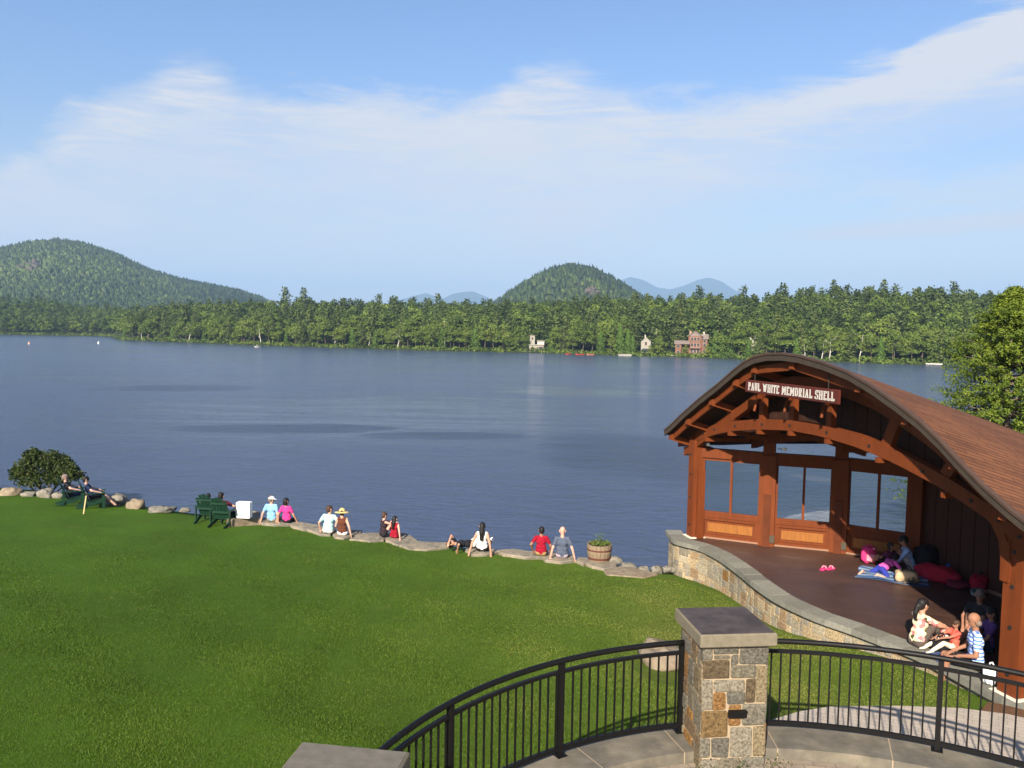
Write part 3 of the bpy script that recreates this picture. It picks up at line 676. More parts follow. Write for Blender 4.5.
# haze of the warm afternoon
def build_haze():
    m = bpy.data.materials.new('haze_air'); m.use_nodes = True; t = NT(m.node_tree); t.n.clear(); o = t.node('ShaderNodeOutputMaterial')
    v = t.node('ShaderNodeVolumePrincipled'); v.inputs['Color'].default_value = (0.42, 0.66, 1.0, 1); v.inputs['Density'].default_value = HAZE
    t.l.new(v.outputs[0], o.inputs['Volume'])
    b = MB(); b.box((0, 6000, 349), (15000, 13000, 702)); ob = b.build('haze', [m]); tag(ob, 'thin blue haze of a warm afternoon over the lake and hills', 'haze', kind='stuff')
HAZE = 0.00016
if HAZE > 0: build_haze()

# ================================================================== BANDSHELL
ZD = 1.9
PL = hit(693, 536, ZD); PR = hit(1003, 693, ZD)
DS = (PR-PL).normalized(); NI = Vector((-DS.y, DS.x, 0)); NI = NI if NI.x > 0 else -NI     # NI points into the shell
def W(s, o, z): return PL+DS*s+NI*o+Vector((0, 0, z))
SPAN = (PR-PL).length
ROOF = [(-0.45, 2.93), (-0.1, 3.10), (0.59, 3.50), (1.44, 3.95), (2.41, 4.42), (3.05, 4.76), (3.5, 4.98), (3.95, 5.13), (4.45, 5.21), (5.0, 5.235), (5.6, 5.21), (6.43, 5.10), (7.18, 4.95), (7.85, 4.73), (8.5, 4.47), (9.05, 4.22), (9.5, 3.96), (9.9, 3.69), (10.4, 3.38), (10.9, 3.12), (11.2, 2.99), (11.35, 2.94)]
SLOPE = 0.30
def roof_z(s, o): return lerp_tab(ROOF, s)-SLOPE*(o+0.7)
CH_T = [(-0.89, 2.60), (-0.3, 2.83), (0.2, 2.98), (1.1, 3.24), (1.99, 3.43), (3.24, 3.62), (4.43, 3.72), (5.1, 3.735), (5.73, 3.73), (6.66, 3.68), (7.15, 3.63), (7.77, 3.53), (8.8, 3.29), (9.44, 3.11), (10.03, 2.90), (10.6, 2.66), (11.0, 2.46)]
CH_B = [(-0.89, 2.38), (-0.3, 2.53), (0.2, 2.69), (1.12, 2.98), (2.0, 3.18), (3.25, 3.37), (4.44, 3.49), (5.1, 3.50), (5.64, 3.495), (6.68, 3.43), (7.17, 3.36), (7.79, 3.27), (8.8, 3.05), (9.4, 2.87), (10.0, 2.66), (10.6, 2.40), (11.0, 2.22)]
POLY = [(0, 0), (1.30, 1.48), (2.32, 2.95), (3.78, 4.1), (6.7, 4.1), (8.1, 2.95), (9.2, 1.48), (SPAN, 0)]       # (s,o) of the wall line
shell = thing('bandshell', 'open timber bandshell with curved shingled roof and window bays beside the lake', 'bandshell', tuple(W(5, 2, 0)))

def build_roof():
    ss = np.interp(np.linspace(0, 1, 64), np.linspace(0, 1, len(ROOF)), [a for a, b in ROOF])
    os_ = np.linspace(-0.7, 5.2, 30); TH = 0.11
    arc = [0]
    for a, b in zip(ss[:-1], ss[1:]): arc.append(arc[-1]+math.hypot(b-a, lerp_tab(ROOF, b)-lerp_tab(ROOF, a)))
    # back edge follows the walls with an overhang
    edge = [(-1.0, -0.2), (-0.45, 0.35), (0.75, 2.0), (1.8, 3.5), (3.3, 5.0), (11.4, 5.0)]
    V = []; UV = []; Fc = []; n = len(os_)
    for i, s in enumerate(ss):
        omax = lerp_tab(edge, s)
        for o in os_:
            oo = -0.7+(o+0.7)/(5.9)*(omax+0.7); p = W(s, oo, roof_z(s, oo)); V.append(p); UV.append((oo, arc[i]))
    k = len(V)
    top = [(i*n+j, i*n+j+1, (i+1)*n+j+1, (i+1)*n+j) for i in range(len(ss)-1) for j in range(n-1)]
    # shingle material
    m = bpy.data.materials.new('roof_shingles'); m.use_nodes = True; t = NT(m.node_tree); b = t.n['Principled BSDF']; b.inputs['Roughness'].default_value = 0.85; b.inputs['Specular IOR Level'].default_value = 0.2
    uv = t.node('ShaderNodeTexCoord').outputs['UV']
    br = t.node('ShaderNodeTexBrick'); br.offset = 0.5; t.put(br.inputs['Vector'], uv); br.inputs['Scale'].default_value = 1.0
    br.inputs['Brick Width'].default_value = 0.62; br.inputs['Row Height'].default_value = 0.11; br.inputs['Mortar Size'].default_value = 0.010; br.inputs['Mortar Smooth'].default_value = 0.3
    br.inputs['Color1'].default_value = (0.155, 0.062, 0.027, 1); br.inputs['Color2'].default_value = (0.105, 0.041, 0.020, 1); br.inputs['Mortar'].default_value = (0.050, 0.022, 0.013, 1); br.inputs['Bias'].default_value = 0.0
    st = t.noise(t.map(uv, scale=(1.3, 14, 1)), 1.0, 4, 0.7)
    c = t.mix(1.0, br.outputs[0], t.ramp(st, [(0.3, 0.78), (0.7, 1.25)]), 'MULTIPLY')
    c = t.mix(1.0, c, t.ramp(t.noise(uv, 0.8, 3, .6), [(0.3, 0.9), (0.7, 1.12)]), 'MULTIPLY')
    t.put(b.inputs['Base Color'], c)
    bn = t.node('ShaderNodeBump'); bn.inputs['Distance'].default_value = 0.02; t.l.new(t.math('SUBTRACT', 1.0, br.outputs['Fac']), bn.inputs['Height']); t.l.new(bn.outputs[0], b.inputs['Normal'])
    off = shell.location
    roof = link('roof', mesh('roof', [p-off for p in V], top, [m], smooth=True, uvs=UV), shell)
    # decking and soffit under the shingles, closed at its rim
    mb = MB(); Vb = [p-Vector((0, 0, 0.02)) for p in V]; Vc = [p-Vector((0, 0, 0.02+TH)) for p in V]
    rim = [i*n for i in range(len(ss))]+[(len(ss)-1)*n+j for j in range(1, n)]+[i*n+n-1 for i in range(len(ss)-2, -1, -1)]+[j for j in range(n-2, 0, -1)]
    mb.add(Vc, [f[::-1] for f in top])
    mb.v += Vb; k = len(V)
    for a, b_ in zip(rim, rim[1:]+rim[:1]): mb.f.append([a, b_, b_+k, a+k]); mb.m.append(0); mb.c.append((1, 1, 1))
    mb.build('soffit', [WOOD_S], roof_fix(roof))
    # fascia board and metal drip edge along the front rim
    fa = MB(); de = MB()
    for a, b_ in zip(ss[:-1], ss[1:]):
        for mbx, o0, o1, z0, z1 in ((fa, -0.745, -0.70, -0.165, -0.030), (de, -0.765, -0.68, -0.036, 0.010)):
            P = [W(a, o0, roof_z(a, -.7)+z0), W(b_, o0, roof_z(b_, -.7)+z0), W(b_, o1, roof_z(b_, -.7)+z0), W(a, o1, roof_z(a, -.7)+z0),
                 W(a, o0, roof_z(a, -.7)+z1), W(b_, o0, roof_z(b_, -.7)+z1), W(b_, o1, roof_z(b_, -.7)+z1), W(a, o1, roof_z(a, -.7)+z1)]
            mbx.hexa(P)
    fa.build('fascia', [FASCIA], roof); de.build('drip_edge', [DRIP], roof)
def roof_fix(r): return r
build_roof()

def arch(o0, o1, s0, s1, name, mat, dz=0.0, bolts=True, tabT=CH_T, tabB=CH_B):
    mb = MB(); N = 36; ss = np.linspace(s0, s1, N)
    T = [lerp_tab(tabT, s)+dz for s in ss]; B = [lerp_tab(tabB, s)+dz for s in ss]
    P = []
    for s, t, b in zip(ss, T, B): P += [W(s, o0, b), W(s, o0, t), W(s, o1, t), W(s, o1, b)]
    Fc = []
    for i in range(N-1):
        a = i*4; c = a+4
        for k in range(4): k2 = (k+1) % 4; Fc.append((a+k, c+k, c+k2, a+k2))
    Fc += [(0, 1, 2, 3), (4*N-1, 4*N-2, 4*N-3, 4*N-4)]
    mb.add(P, Fc); ob = mb.build(name, [mat], shell)
    if bolts:
        for s in (-.55, 0.05, .55, 1.15, 2.15, 3.35, 4.45, 5.75, 7.05, 8.45, 9.55, 10.1, 10.5):
            z = (lerp_tab(tabT, s)+lerp_tab(tabB, s))/2+dz; q = MB(); p = W(s, o0, z)
            q.tube([p-NI*0.015, p+NI*0.02], 0.035, 8); q.build('bolt', [BOLT], ob)
    return ob
arch(-0.09, 0.09, -0.89, 11.0, 'arch_chord', WOOD)
# inner frames further back, in the shade; they sink with the roof
arch(1.35, 1.53, 0.6, 9.7, 'arch_chord', WOOD, -0.30, False)
arch(2.85, 3.0, 2.2, 8.2, 'arch_chord', WOOD, -0.62, False)

def upper_rafter(o0, o1, mirror, name):
    pts = [(-0.55, 2.62), (0.15, 2.99), (0.8, 3.37), (1.53, 3.76), (2.1, 3.99), (2.7, 4.22), (3.5, 4.5), (4.4, 4.72), (5.3, 4.80)]
    if mirror: pts = [(10.6-s, z) for s, z in pts][::-1]
    mb = MB(); ss = np.linspace(pts[0][0], pts[-1][0], 20)
    P = []; zz = [lerp_tab(pts, s) for s in ss]
    for s, z in zip(ss, zz):
        z = min(z, roof_z(s, max(o0, o1))-0.28)
        P += [W(s, o0, z-.24), W(s, o0, z), W(s, o1, z), W(s, o1, z-.24)]
    Fc = []
    for i in range(len(ss)-1):
        a = i*4; c = a+4
        for k in range(4): k2 = (k+1) % 4; Fc.append((a+k, c+k, c+k2, a+k2))
    Fc += [(0, 1, 2, 3), (len(P)-1, len(P)-2, len(P)-3, len(P)-4)]
    mb.add(P, Fc); mb.build(name, [WOOD], shell)
def sun_block_panel():  # boarding added behind the arch; depth and lower edge set to block the sun
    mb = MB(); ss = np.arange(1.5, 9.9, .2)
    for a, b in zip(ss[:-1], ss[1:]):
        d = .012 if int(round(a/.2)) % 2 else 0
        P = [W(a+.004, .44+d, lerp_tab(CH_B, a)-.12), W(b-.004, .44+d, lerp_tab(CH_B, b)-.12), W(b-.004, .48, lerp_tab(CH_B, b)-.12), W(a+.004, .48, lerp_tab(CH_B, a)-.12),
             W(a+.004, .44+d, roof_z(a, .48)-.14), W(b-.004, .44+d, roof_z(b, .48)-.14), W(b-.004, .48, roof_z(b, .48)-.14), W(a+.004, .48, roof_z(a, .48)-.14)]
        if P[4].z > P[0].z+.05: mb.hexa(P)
    mb.build('sun_block_boarding', [WOOD_S], shell)
sun_block_panel()
upper_rafter(-0.075, 0.075, False, 'rafter'); upper_rafter(-0.072, 0.072, True, 'rafter')

PURL = [(-0.30, 2.80), (0.65, 3.44), (1.87, 4.14), (2.98, 4.62), (3.77, 4.93), (5.23, 5.0), (7.35, 4.75), (8.6, 4.4), (9.7, 3.8), (10.7, 3.2)]
def build_purlins():
    for s, z in PURL:
        z = min(z, roof_z(s, -.55)-0.20)
        oe = {True: 4.0, False: 1.6}[1.8 < s < 8.6] if s > 0.8 and s < 9.4 else 0.7
        mb = MB(); p0 = W(s, -0.64, z); p1 = W(s, oe, z-SLOPE*(oe+.64)-.02); mb.beam(p0, p1, 0.15, 0.16); mb.build('purlin', [WOOD], shell)
    for (s0, z0), (s1, z1) in zip(PURL[:-1], PURL[1:]):
        z0 = min(z0, roof_z(s0, -.55)-0.20); z1 = min(z1, roof_z(s1, -.55)-0.20)
        mb = MB(); f = 0.085/math.hypot(s1-s0, z1-z0)
        a = W(s0+(s1-s0)*f, -.54, z0+(z1-z0)*f-.01); b = W(s1-(s1-s0)*f, -.54, z1-(z1-z0)*f-.01)
        mb.beam(a, b, 0.07, 0.18); mb.build('barge_rafter', [WOOD], shell)
build_purlins()
def build_struts():
    # struts from the arch up to the rafters and roof
    for s, ds, w in ((1.95, -.28, .24), (3.25, 0, .18), (4.45, 0, .18), (5.75, 0, .18), (7.45, .30, .24), (8.9, .3, .22), (9.9, .25, .2)):
        z0 = lerp_tab(CH_T, s)+0.004; z1 = roof_z(s+ds, 0)-0.30
        if abs(s-1.95) < .1: z1 = 3.86
        mb = MB(); mb.beam(W(s, 0, z0-.02), W(s+ds, 0, z1), 0.12, w, upv=DS); st = mb.build('strut', [WOOD], shell)
        if 3 < s < 6.5:       # knee braces reaching forward to the purlins
            q = MB(); zz = z0+.50; q.tube([W(s, -.06, zz-.02), W(s+.1, -.25, zz-.06), W(s+.16, -.34, zz-.24), W(s+.17, -.36, zz-.30)], .032, 6); q.build('brace', [WOOD], shell)
    # beam ends under the arch
    for s in (0.75, 1.95, 3.25, 4.5, 5.8, 7.35, 9.0):
        z = lerp_tab(CH_B, s)-.075; mb = MB(); mb.beam(W(s, -.15, z+.02), W(s, 1.2, z-.03), 0.09, 0.10); mb.build('tie_beam', [WOOD], shell)
build_struts()

def post_block(s, o, w, z1, name='post', rot=0.0, cap=True, z0=0.0, mat=WOOD):
    mb = MB(); ang = math.atan2(DS.y, DS.x)+rot
    mb.box(W(s, o, (z0+z1)/2), (w, w, z1-z0), ang, bev=0.012)
    ob = mb.build(name, [mat], shell)
    return ob, ang
def build_posts():
    for s, w, oo in ((0.05, .30, 0.0), (SPAN+0.10, .36, .14)):
        top = lerp_tab(CH_B, s)+0.05
        ob, ang = post_block(s, oo, w, top)
        # lapped side board, as in the photograph a step in the post's inner half
        q = MB(); sg = 1 if s < 2 else -1
        q.box(W(s+sg*(w/2+.045)*(1 if sg > 0 else 0), (.06 if sg > 0 else oo+w/2+.045), .95+ (0 if sg > 0 else .2)), ((.09, w*.7, 1.9) if sg > 0 else (w*.7, .09, 2.3)), ang, bev=.008); q.build('post_cladding', [WOOD], ob)
        for z in (.35, 1.1, 1.75, 2.3):
            b = MB(); p = W(s+(-.02 if sg > 0 else .0), oo-w/2, z); b.tube([p-NI*.015, p+NI*.02], .035, 8); b.build('bolt', [BOLT], ob)
        pl = MB(); pl.box(W(s, oo, 0.012), (w+.16, w+.16, .024), ang); pl.build('base_plate', [pmat('sill_stone', (.62, .56, .46), .9, .1, 20)], ob)
        # curved knee bracket from the post to the arch on the inner side
        k = MB(); P = []
        if sg < 0:
            a = [(-.20, -.75), (-.205, -.40), (-.26, -.12), (-.42, .10), (-.70, .28)]
            for ds, dz in a: P.append((s+ds-.02, top+dz))
            for (s0, z0), (s1, z1) in zip(P[:-1], P[1:]):
                k.hexa([W(s0, -.07, z0), W(s0+.16, -.07, z0), W(s0+.16, .07, z0), W(s0, .07, z0), W(s1, -.07, z1), W(s1+.20, -.07, z1+.02), W(s1+.20, .07, z1+.02), W(s1, .07, z1)])
            k.build('bracket', [WOOD], shell)
    for i, (s, o) in enumerate(POLY[1:-1]):
        zt = roof_z(s, o)-.30
        a = math.atan2(POLY[i+2][1]-POLY[i][1], POLY[i+2][0]-POLY[i][0])
        ob, ang = post_block(s, o, .40, 2.45, rot=a)
        q = MB(); q.box(W(s, o, (2.45+zt)/2), (.30, .30, zt-2.45), ang, bev=.01); q.build('post_head', [WOOD], ob)
        # stepped capital arms
        c = MB(); A = Vector((math.cos(ang), math.sin(ang), 0))
        c.beam(W(s, o, 2.90)-A*.62, W(s, o, 2.90)+A*.62, .16, .15); c.beam(W(s, o, 3.03)-A*.42, W(s, o, 3.03)+A*.42, .15, .10); c.build('bracket_arm', [WOOD], ob)
        if i < 2:
            k = MB(); Nf = Vector((A.y, -A.x, 0)); Nf = Nf if Nf.dot(NI) < 0 else -Nf; k.box(W(s, o, .70)+Nf*.222, (.19, .045, 1.40), ang, bev=.006); k.build('post_cladding', [pmat('dark_cladding', (0.085, 0.020, 0.0045), .7, .2, 4)], ob)
            e = MB(); e.box(W(s, o, .22)+Nf*.21+A*.15, (.13, .04, .2), ang, bev=.008); e.build('outlet_box', [pmat('dull_steel', (.06, .05, .035), .6, .1, 20)], ob)
build_posts()

def wall_bay(i, windows):
    (s0, o0), (s1, o1) = POLY[i], POLY[i+1]
    L = math.hypot(s1-s0, o1-o0); ux, uo = (s1-s0)/L, (o1-o0)/L
    def B(u, w, z): return W(s0+ux*u-uo*w*-1*0+(-uo)*w, o0+uo*u+ux*w, z)      # w>0 towards the outside
    a, b = .17 if i else .20, L-.17
    A = (B(1, 0, 0)-B(0, 0, 0)).normalized(); Nn = (B(0, 1, 0)-B(0, 0, 0)).normalized()
    def slab(mb, u0, u1, w0, w1, z0, z1): mb.hexa([B(u0, w0, z0), B(u1, w0, z0), B(u1, w1, z0), B(u0, w1, z0), B(u0, w0, z1), B(u1, w0, z1), B(u1, w1, z1), B(u0, w1, z1)])
    bm = MB(); slab(bm, a-.03, b+.03, -.10, .10, 2.24, 2.49); bm.build('head_beam', [WOOD], shell)
    if windows:
        lo = MB(); slab(lo, a, b, -.05, .05, 0.0, .12); slab(lo, a, b, -.05, .05, .52, .70)
        slab(lo, a, a+.12, -.05, .05, .12, .52); slab(lo, b-.12, b, -.05, .05, .12, .52); slab(lo, a+.12, b-.12, 0.0, .04, .12, .52)
        slab(lo, a, b, -.075, -.052, .60, .64)
        kn = lo.build('knee_wall', [WOOD], shell)
        y = MB(); slab(y, a+.20, b-.20, -.028, -.004, .20, .44); y.build('inset_panel', [WOOD_Y], kn)
        sk = MB(); slab(sk, a, b, -.066, -.052, .004, .05); sk.build('skirting', [pmat('skirting_buff', (.24, .13, .08), .8, .1, 10)], kn)
        fr = MB(); w = .075
        slab(fr, a, b, -.04, .04, 2.16, 2.24); slab(fr, a, b, -.045, .045, .702, .76); slab(fr, a, a+w, -.04, .04, .76, 2.16); slab(fr, b-w, b, -.04, .04, .76, 2.16)
        fo = fr.build('window_frame', [WOOD], shell)
        mu = MB(); c = (a+b)/2; slab(mu, c-.032, c+.032, -.035, .035, .76, 2.16); mu.build('mullion', [WOOD], fo)
        for u0, u1 in ((a+w, c-.034), (c+.034, b-w)):
            g = MB(); slab(g, u0, u1, -.004, .004, .76, 2.16); g.build('pane', [GLASS], fo)
    else:
        pl = MB(); n = int((b-a)/.19); z1 = 2.24
        for k in range(n):
            u0 = a+(b-a)*k/n; u1 = a+(b-a)*(k+1)/n; slab(pl, u0+.004, u1-.004, -.02-(.012 if k % 2 else 0), .03, 0.0, z1)
        slab(pl, a, b, .031, .05, 0, z1)
        # boarding above the beam up to the roof
        zt0 = min(roof_z(*POLY[i]), roof_z(*POLY[i+1]))-.20; slab(pl, a, b, -.02, .05, 2.49, zt0)
        pl.build('plank_wall', [WOOD_D], shell)
        sk = MB(); slab(sk, a, b, -.06, -.034, .004, .08); sk.build('skirting', [pmat('skirting_buff', (.24, .13, .08), .8, .1, 10)], shell)
for i in range(7): wall_bay(i, i < 3)

# small round floodlights
for n_, (s, o, z) in enumerate([(.42, .15, 2.62), (1.62, 1.72, 2.62)]):
    mb = MB(); p = W(s, o, z); mb.lathe((p.x, p.y, p.z-.05), [(0.01, 0), (.04, .01), (.055, .05), (.04, .09), (.01, .10)], 10)
    lp = mb.build('floodlight', [WHITE], shell); q = MB(); q.tube([p+Vector((-.02, .02, 0)), p-Vector((.16, -.08, 0))], .012, 6); q.build('bracket', [BOLT], lp)

# writing on the name board: slab-serif capitals made of strokes
GL = {
 'P': (0.62, [('v', .14, 0, 1), ('h', 0, .30, 0), ('h', 0, .5, 1), ('h', .14, .5, .46), ('v', .54, .50, .96)]),
 'A': (0.74, [('d', .14, 0, .37, 1), ('d', .60, 0, .37, 1), ('h', .22, .52, .32), ('h', 0, .26, 0), ('h', .48, .74, 0)]),
 'U': (0.70, [('v', .14, .12, 1), ('v', .56, .12, 1), ('h', .18, .52, 0.02), ('h', 0, .28, 1), ('h', .42, .70, 1)]),
 'L': (0.60, [('v', .14, 0, 1), ('h', 0, .56, 0), ('v', .54, .0, .26), ('h', 0, .28, 1)]),
 'W': (1.0, [('d', .14, 1, .32, 0), ('d', .32, 0, .5, .9), ('d', .5, .9, .68, 0), ('d', .68, 0, .86, 1), ('h', 0, .28, 1), ('h', .72, 1.0, 1)]),
 'H': (0.74, [('v', .14, 0, 1), ('v', .60, 0, 1), ('h', .14, .60, .5), ('h', 0, .28, 0), ('h', 0, .28, 1), ('h', .46, .74, 0), ('h', .46, .74, 1)]),
 'I': (0.30, [('v', .15, 0, 1), ('h', 0, .30, 0), ('h', 0, .30, 1)]),
 'T': (0.64, [('v', .32, 0, 1), ('h', 0, .64, 1), ('h', .18, .46, 0), ('v', .03, .78, 1), ('v', .61, .78, 1)]),
 'E': (0.62, [('v', .14, 0, 1), ('h', 0, .56, 0), ('h', 0, .56, 1), ('h', .14, .42, .5), ('v', .56, 0, .22), ('v', .56, .78, 1)]),
 'M': (0.94, [('v', .14, 0, 1), ('v', .80, 0, 1), ('d', .16, 1, .47, .22), ('d', .47, .22, .78, 1), ('h', 0, .28, 0), ('h', .66, .94, 0)]),
 'O': (0.70, [('v', .12, .14, .86), ('v', .58, .14, .86), ('h', .16, .54, 0.02), ('h', .16, .54, .98), ('d', .12, .16, .2, .02), ('d', .58, .16, .5, .02), ('d', .12, .84, .2, .98), ('d', .58, .84, .5, .98)]),
 'R': (0.72, [('v', .14, 0, 1), ('h', 0, .30, 0), ('h', 0, .5, 1), ('h', .14, .5, .48), ('v', .54, .52, .96), ('d', .34, .48, .60, 0), ('h', .52, .72, 0)]),
 'S': (0.58, [('h', .10, .48, 1), ('v', .08, .56, .94), ('h', .10, .48, .5), ('v', .50, .06, .46), ('h', .10, .48, 0), ('v', .54, .74, 1), ('v', .04, 0, .26)])}
def build_sign():
    s0, s1, z0, z1, o = 3.44, 6.78, 4.28, 4.57, -0.60
    t = thing('name_board', 'long maroon board with white lettering hung under the peak of the bandshell roof', 'sign', tuple(W((s0+s1)/2, o, z0)))
    b = MB(); ang = math.atan2(DS.y, DS.x); b.box(W((s0+s1)/2, o, (z0+z1)/2), (s1-s0, .05, z1-z0), ang, bev=.012); b.build('board', [SIGNRED], t)
    for s in (s0+.35, s1-.35):
        h = MB(); h.tube([W(s, o, z1-.01), W(s, o, roof_z(s, o)-.12)], .012, 6); h.build('hanger', [BOLT], t)
    words = 'PAUL WHITE MEMORIAL SHELL'; gap = .16; H = 1.0
    adv = 0
    for ch in words: adv += (.50 if ch == ' ' else GL[ch][0]+gap)
    usable = (s1-s0)-.22; k = usable/adv; hh = .165; x = s0+.13; st = .0135
    for ch in words:
        if ch == ' ': x += .50*k; continue
        w, strokes = GL[ch]; m = MB()
        f = lambda u, v: (x+u*k, z0+.065+v*hh)
        for q_i, q in enumerate(strokes):
            dp = .030+.0015*q_i
            if q[0] == 'v': a = f(q[1], q[2]); c = f(q[1], q[3]); th = .030
            elif q[0] == 'h': a = f(q[1], q[3]); c = f(q[2], q[3]); th = .019
            else: a = f(q[1], q[2]); c = f(q[3], q[4]); th = .027
            A = W(a[0], o-dp, a[1]); C = W(c[0], o-dp, c[1]); m.beam(A, C, .010, th, upv=(C-A).cross(NI))
        m.build('letter', [pmat('letter_cream', (.42, .40, .37), .7, .05, 9)], t); x += (w+gap)*k
build_sign()

# ------------------------------------------------------------------ stage floor and its stone wall
CAPO = [(4.50, 23.35), (4.50, 22.36), (4.72, 21.95), (4.95, 21.70), (5.16, 21.27), (5.36, 20.5), (5.50, 19.4), (5.60, 18.3), (5.78, 17.3), (6.18, 16.29), (6.66, 15.55), (7.05, 14.85), (7.32, 14.30), (7.50, 13.7), (7.62, 13.16), (7.72, 12.76), (7.90, 12.2)]
def resample(P, step):
    P = [Vector((a, b, 0)) for a, b in P]; out = [P[0]]; acc = 0
    # catmull-rom
    Q = []
    for i in range(len(P)-1):
        p0 = P[max(i-1, 0)]; p1 = P[i]; p2 = P[i+1]; p3 = P[min(i+2, len(P)-1)]
        for k in range(24):
            t = k/24; Q.append(0.5*((2*p1)+(-p0+p2)*t+(2*p0-5*p1+4*p2-p3)*t*t+(-p0+3*p1-3*p2+p3)*t**3))
    Q.append(P[-1]); L = 0; last = Q[0]; out = [Q[0]]
    for q in Q[1:]:
        d = (q-last).length
        while L+d >= step:
            f = (step-L)/d; last = last+(q-last)*f; out.append(last.copy()); d = (q-last).length; L = 0
        L += d; last = q
    return out
def normals(P):
    N = []
    for i in range(len(P)):
        t = (P[min(i+1, len(P)-1)]-P[max(i-1, 0)]).normalized(); N.append(Vector((-t.y, t.x, 0)))
    return N
PAL = [(0.19, 0.172, 0.140), (0.15, 0.138, 0.118), (0.23, 0.205, 0.160), (0.22, 0.175, 0.115), (0.27, 0.22, 0.15), (0.19, 0.135, 0.085), (0.175, 0.165, 0.145)]
PALR = [(0.30, 0.165, 0.055), (0.26, 0.145, 0.06)]
def ashlar(U, V, cell, rng, sizes):
    nu = max(1, round(U/cell)); nv = max(1, round(V/cell)); g = -np.ones((nu, nv), int); out = []
    for j in range(nv):
        for i in range(nu):
            if g[i, j] >= 0: continue
            a, b = sizes[rng.integers(len(sizes))]; w = 0
            while w < a and i+w < nu and g[i+w, j] < 0: w += 1
            h = min(b, nv-j)
            g[i:i+w, j:j+h] = len(out); out.append((i/nu*U, j/nv*V, (i+w)/nu*U, (j+h)/nv*V))
    return out
def stone(mb, fn, r, rng, gap=.012, depth=.02, jit=.008, col=None):
    u0, v0, u1, v1 = r; j = lambda: rng.uniform(-jit, jit)
    C = [(u0+gap+j(), v0+gap+j()), (u1-gap+j(), v0+gap+j()), (u1-gap+j(), v1-gap+j()), (u0+gap+j(), v1-gap+j())]
    # eight-sided outline with cut corners
    P = []
    cut = min(.020, (u1-u0)*.16, (v1-v0)*.16)
    for k in range(4):
        a = Vector(C[k]); p = Vector(C[k-1]); n = Vector(C[(k+1) % 4])
        P.append(a+(p-a).normalized()*cut*rng.uniform(.3, 1)); P.append(a+(n-a).normalized()*cut*rng.uniform(.3, 1))
    c = sum(P, Vector((0, 0)))/8; d = depth*rng.uniform(.6, 1.3)
    base = [fn(p.x, p.y, -.01) for p in P]; mid = [fn(p.x, p.y, d*.6) for p in P]; top = [fn(*(p+(c-p)*.10), d) for p in P]
    mb.cc = col or tuple(np.array(PAL[rng.integers(len(PAL))])*rng.uniform(.8, 1.2))
    mb.add(base+mid+top+[fn(c.x, c.y, d*1.15)], [(k, (k+1) % 8, 8+(k+1) % 8, 8+k) for k in range(8)]+[(8+k, 8+(k+1) % 8, 16+(k+1) % 8, 16+k) for k in range(8)]+[(16+k, 16+(k+1) % 8, 24) for k in range(8)])

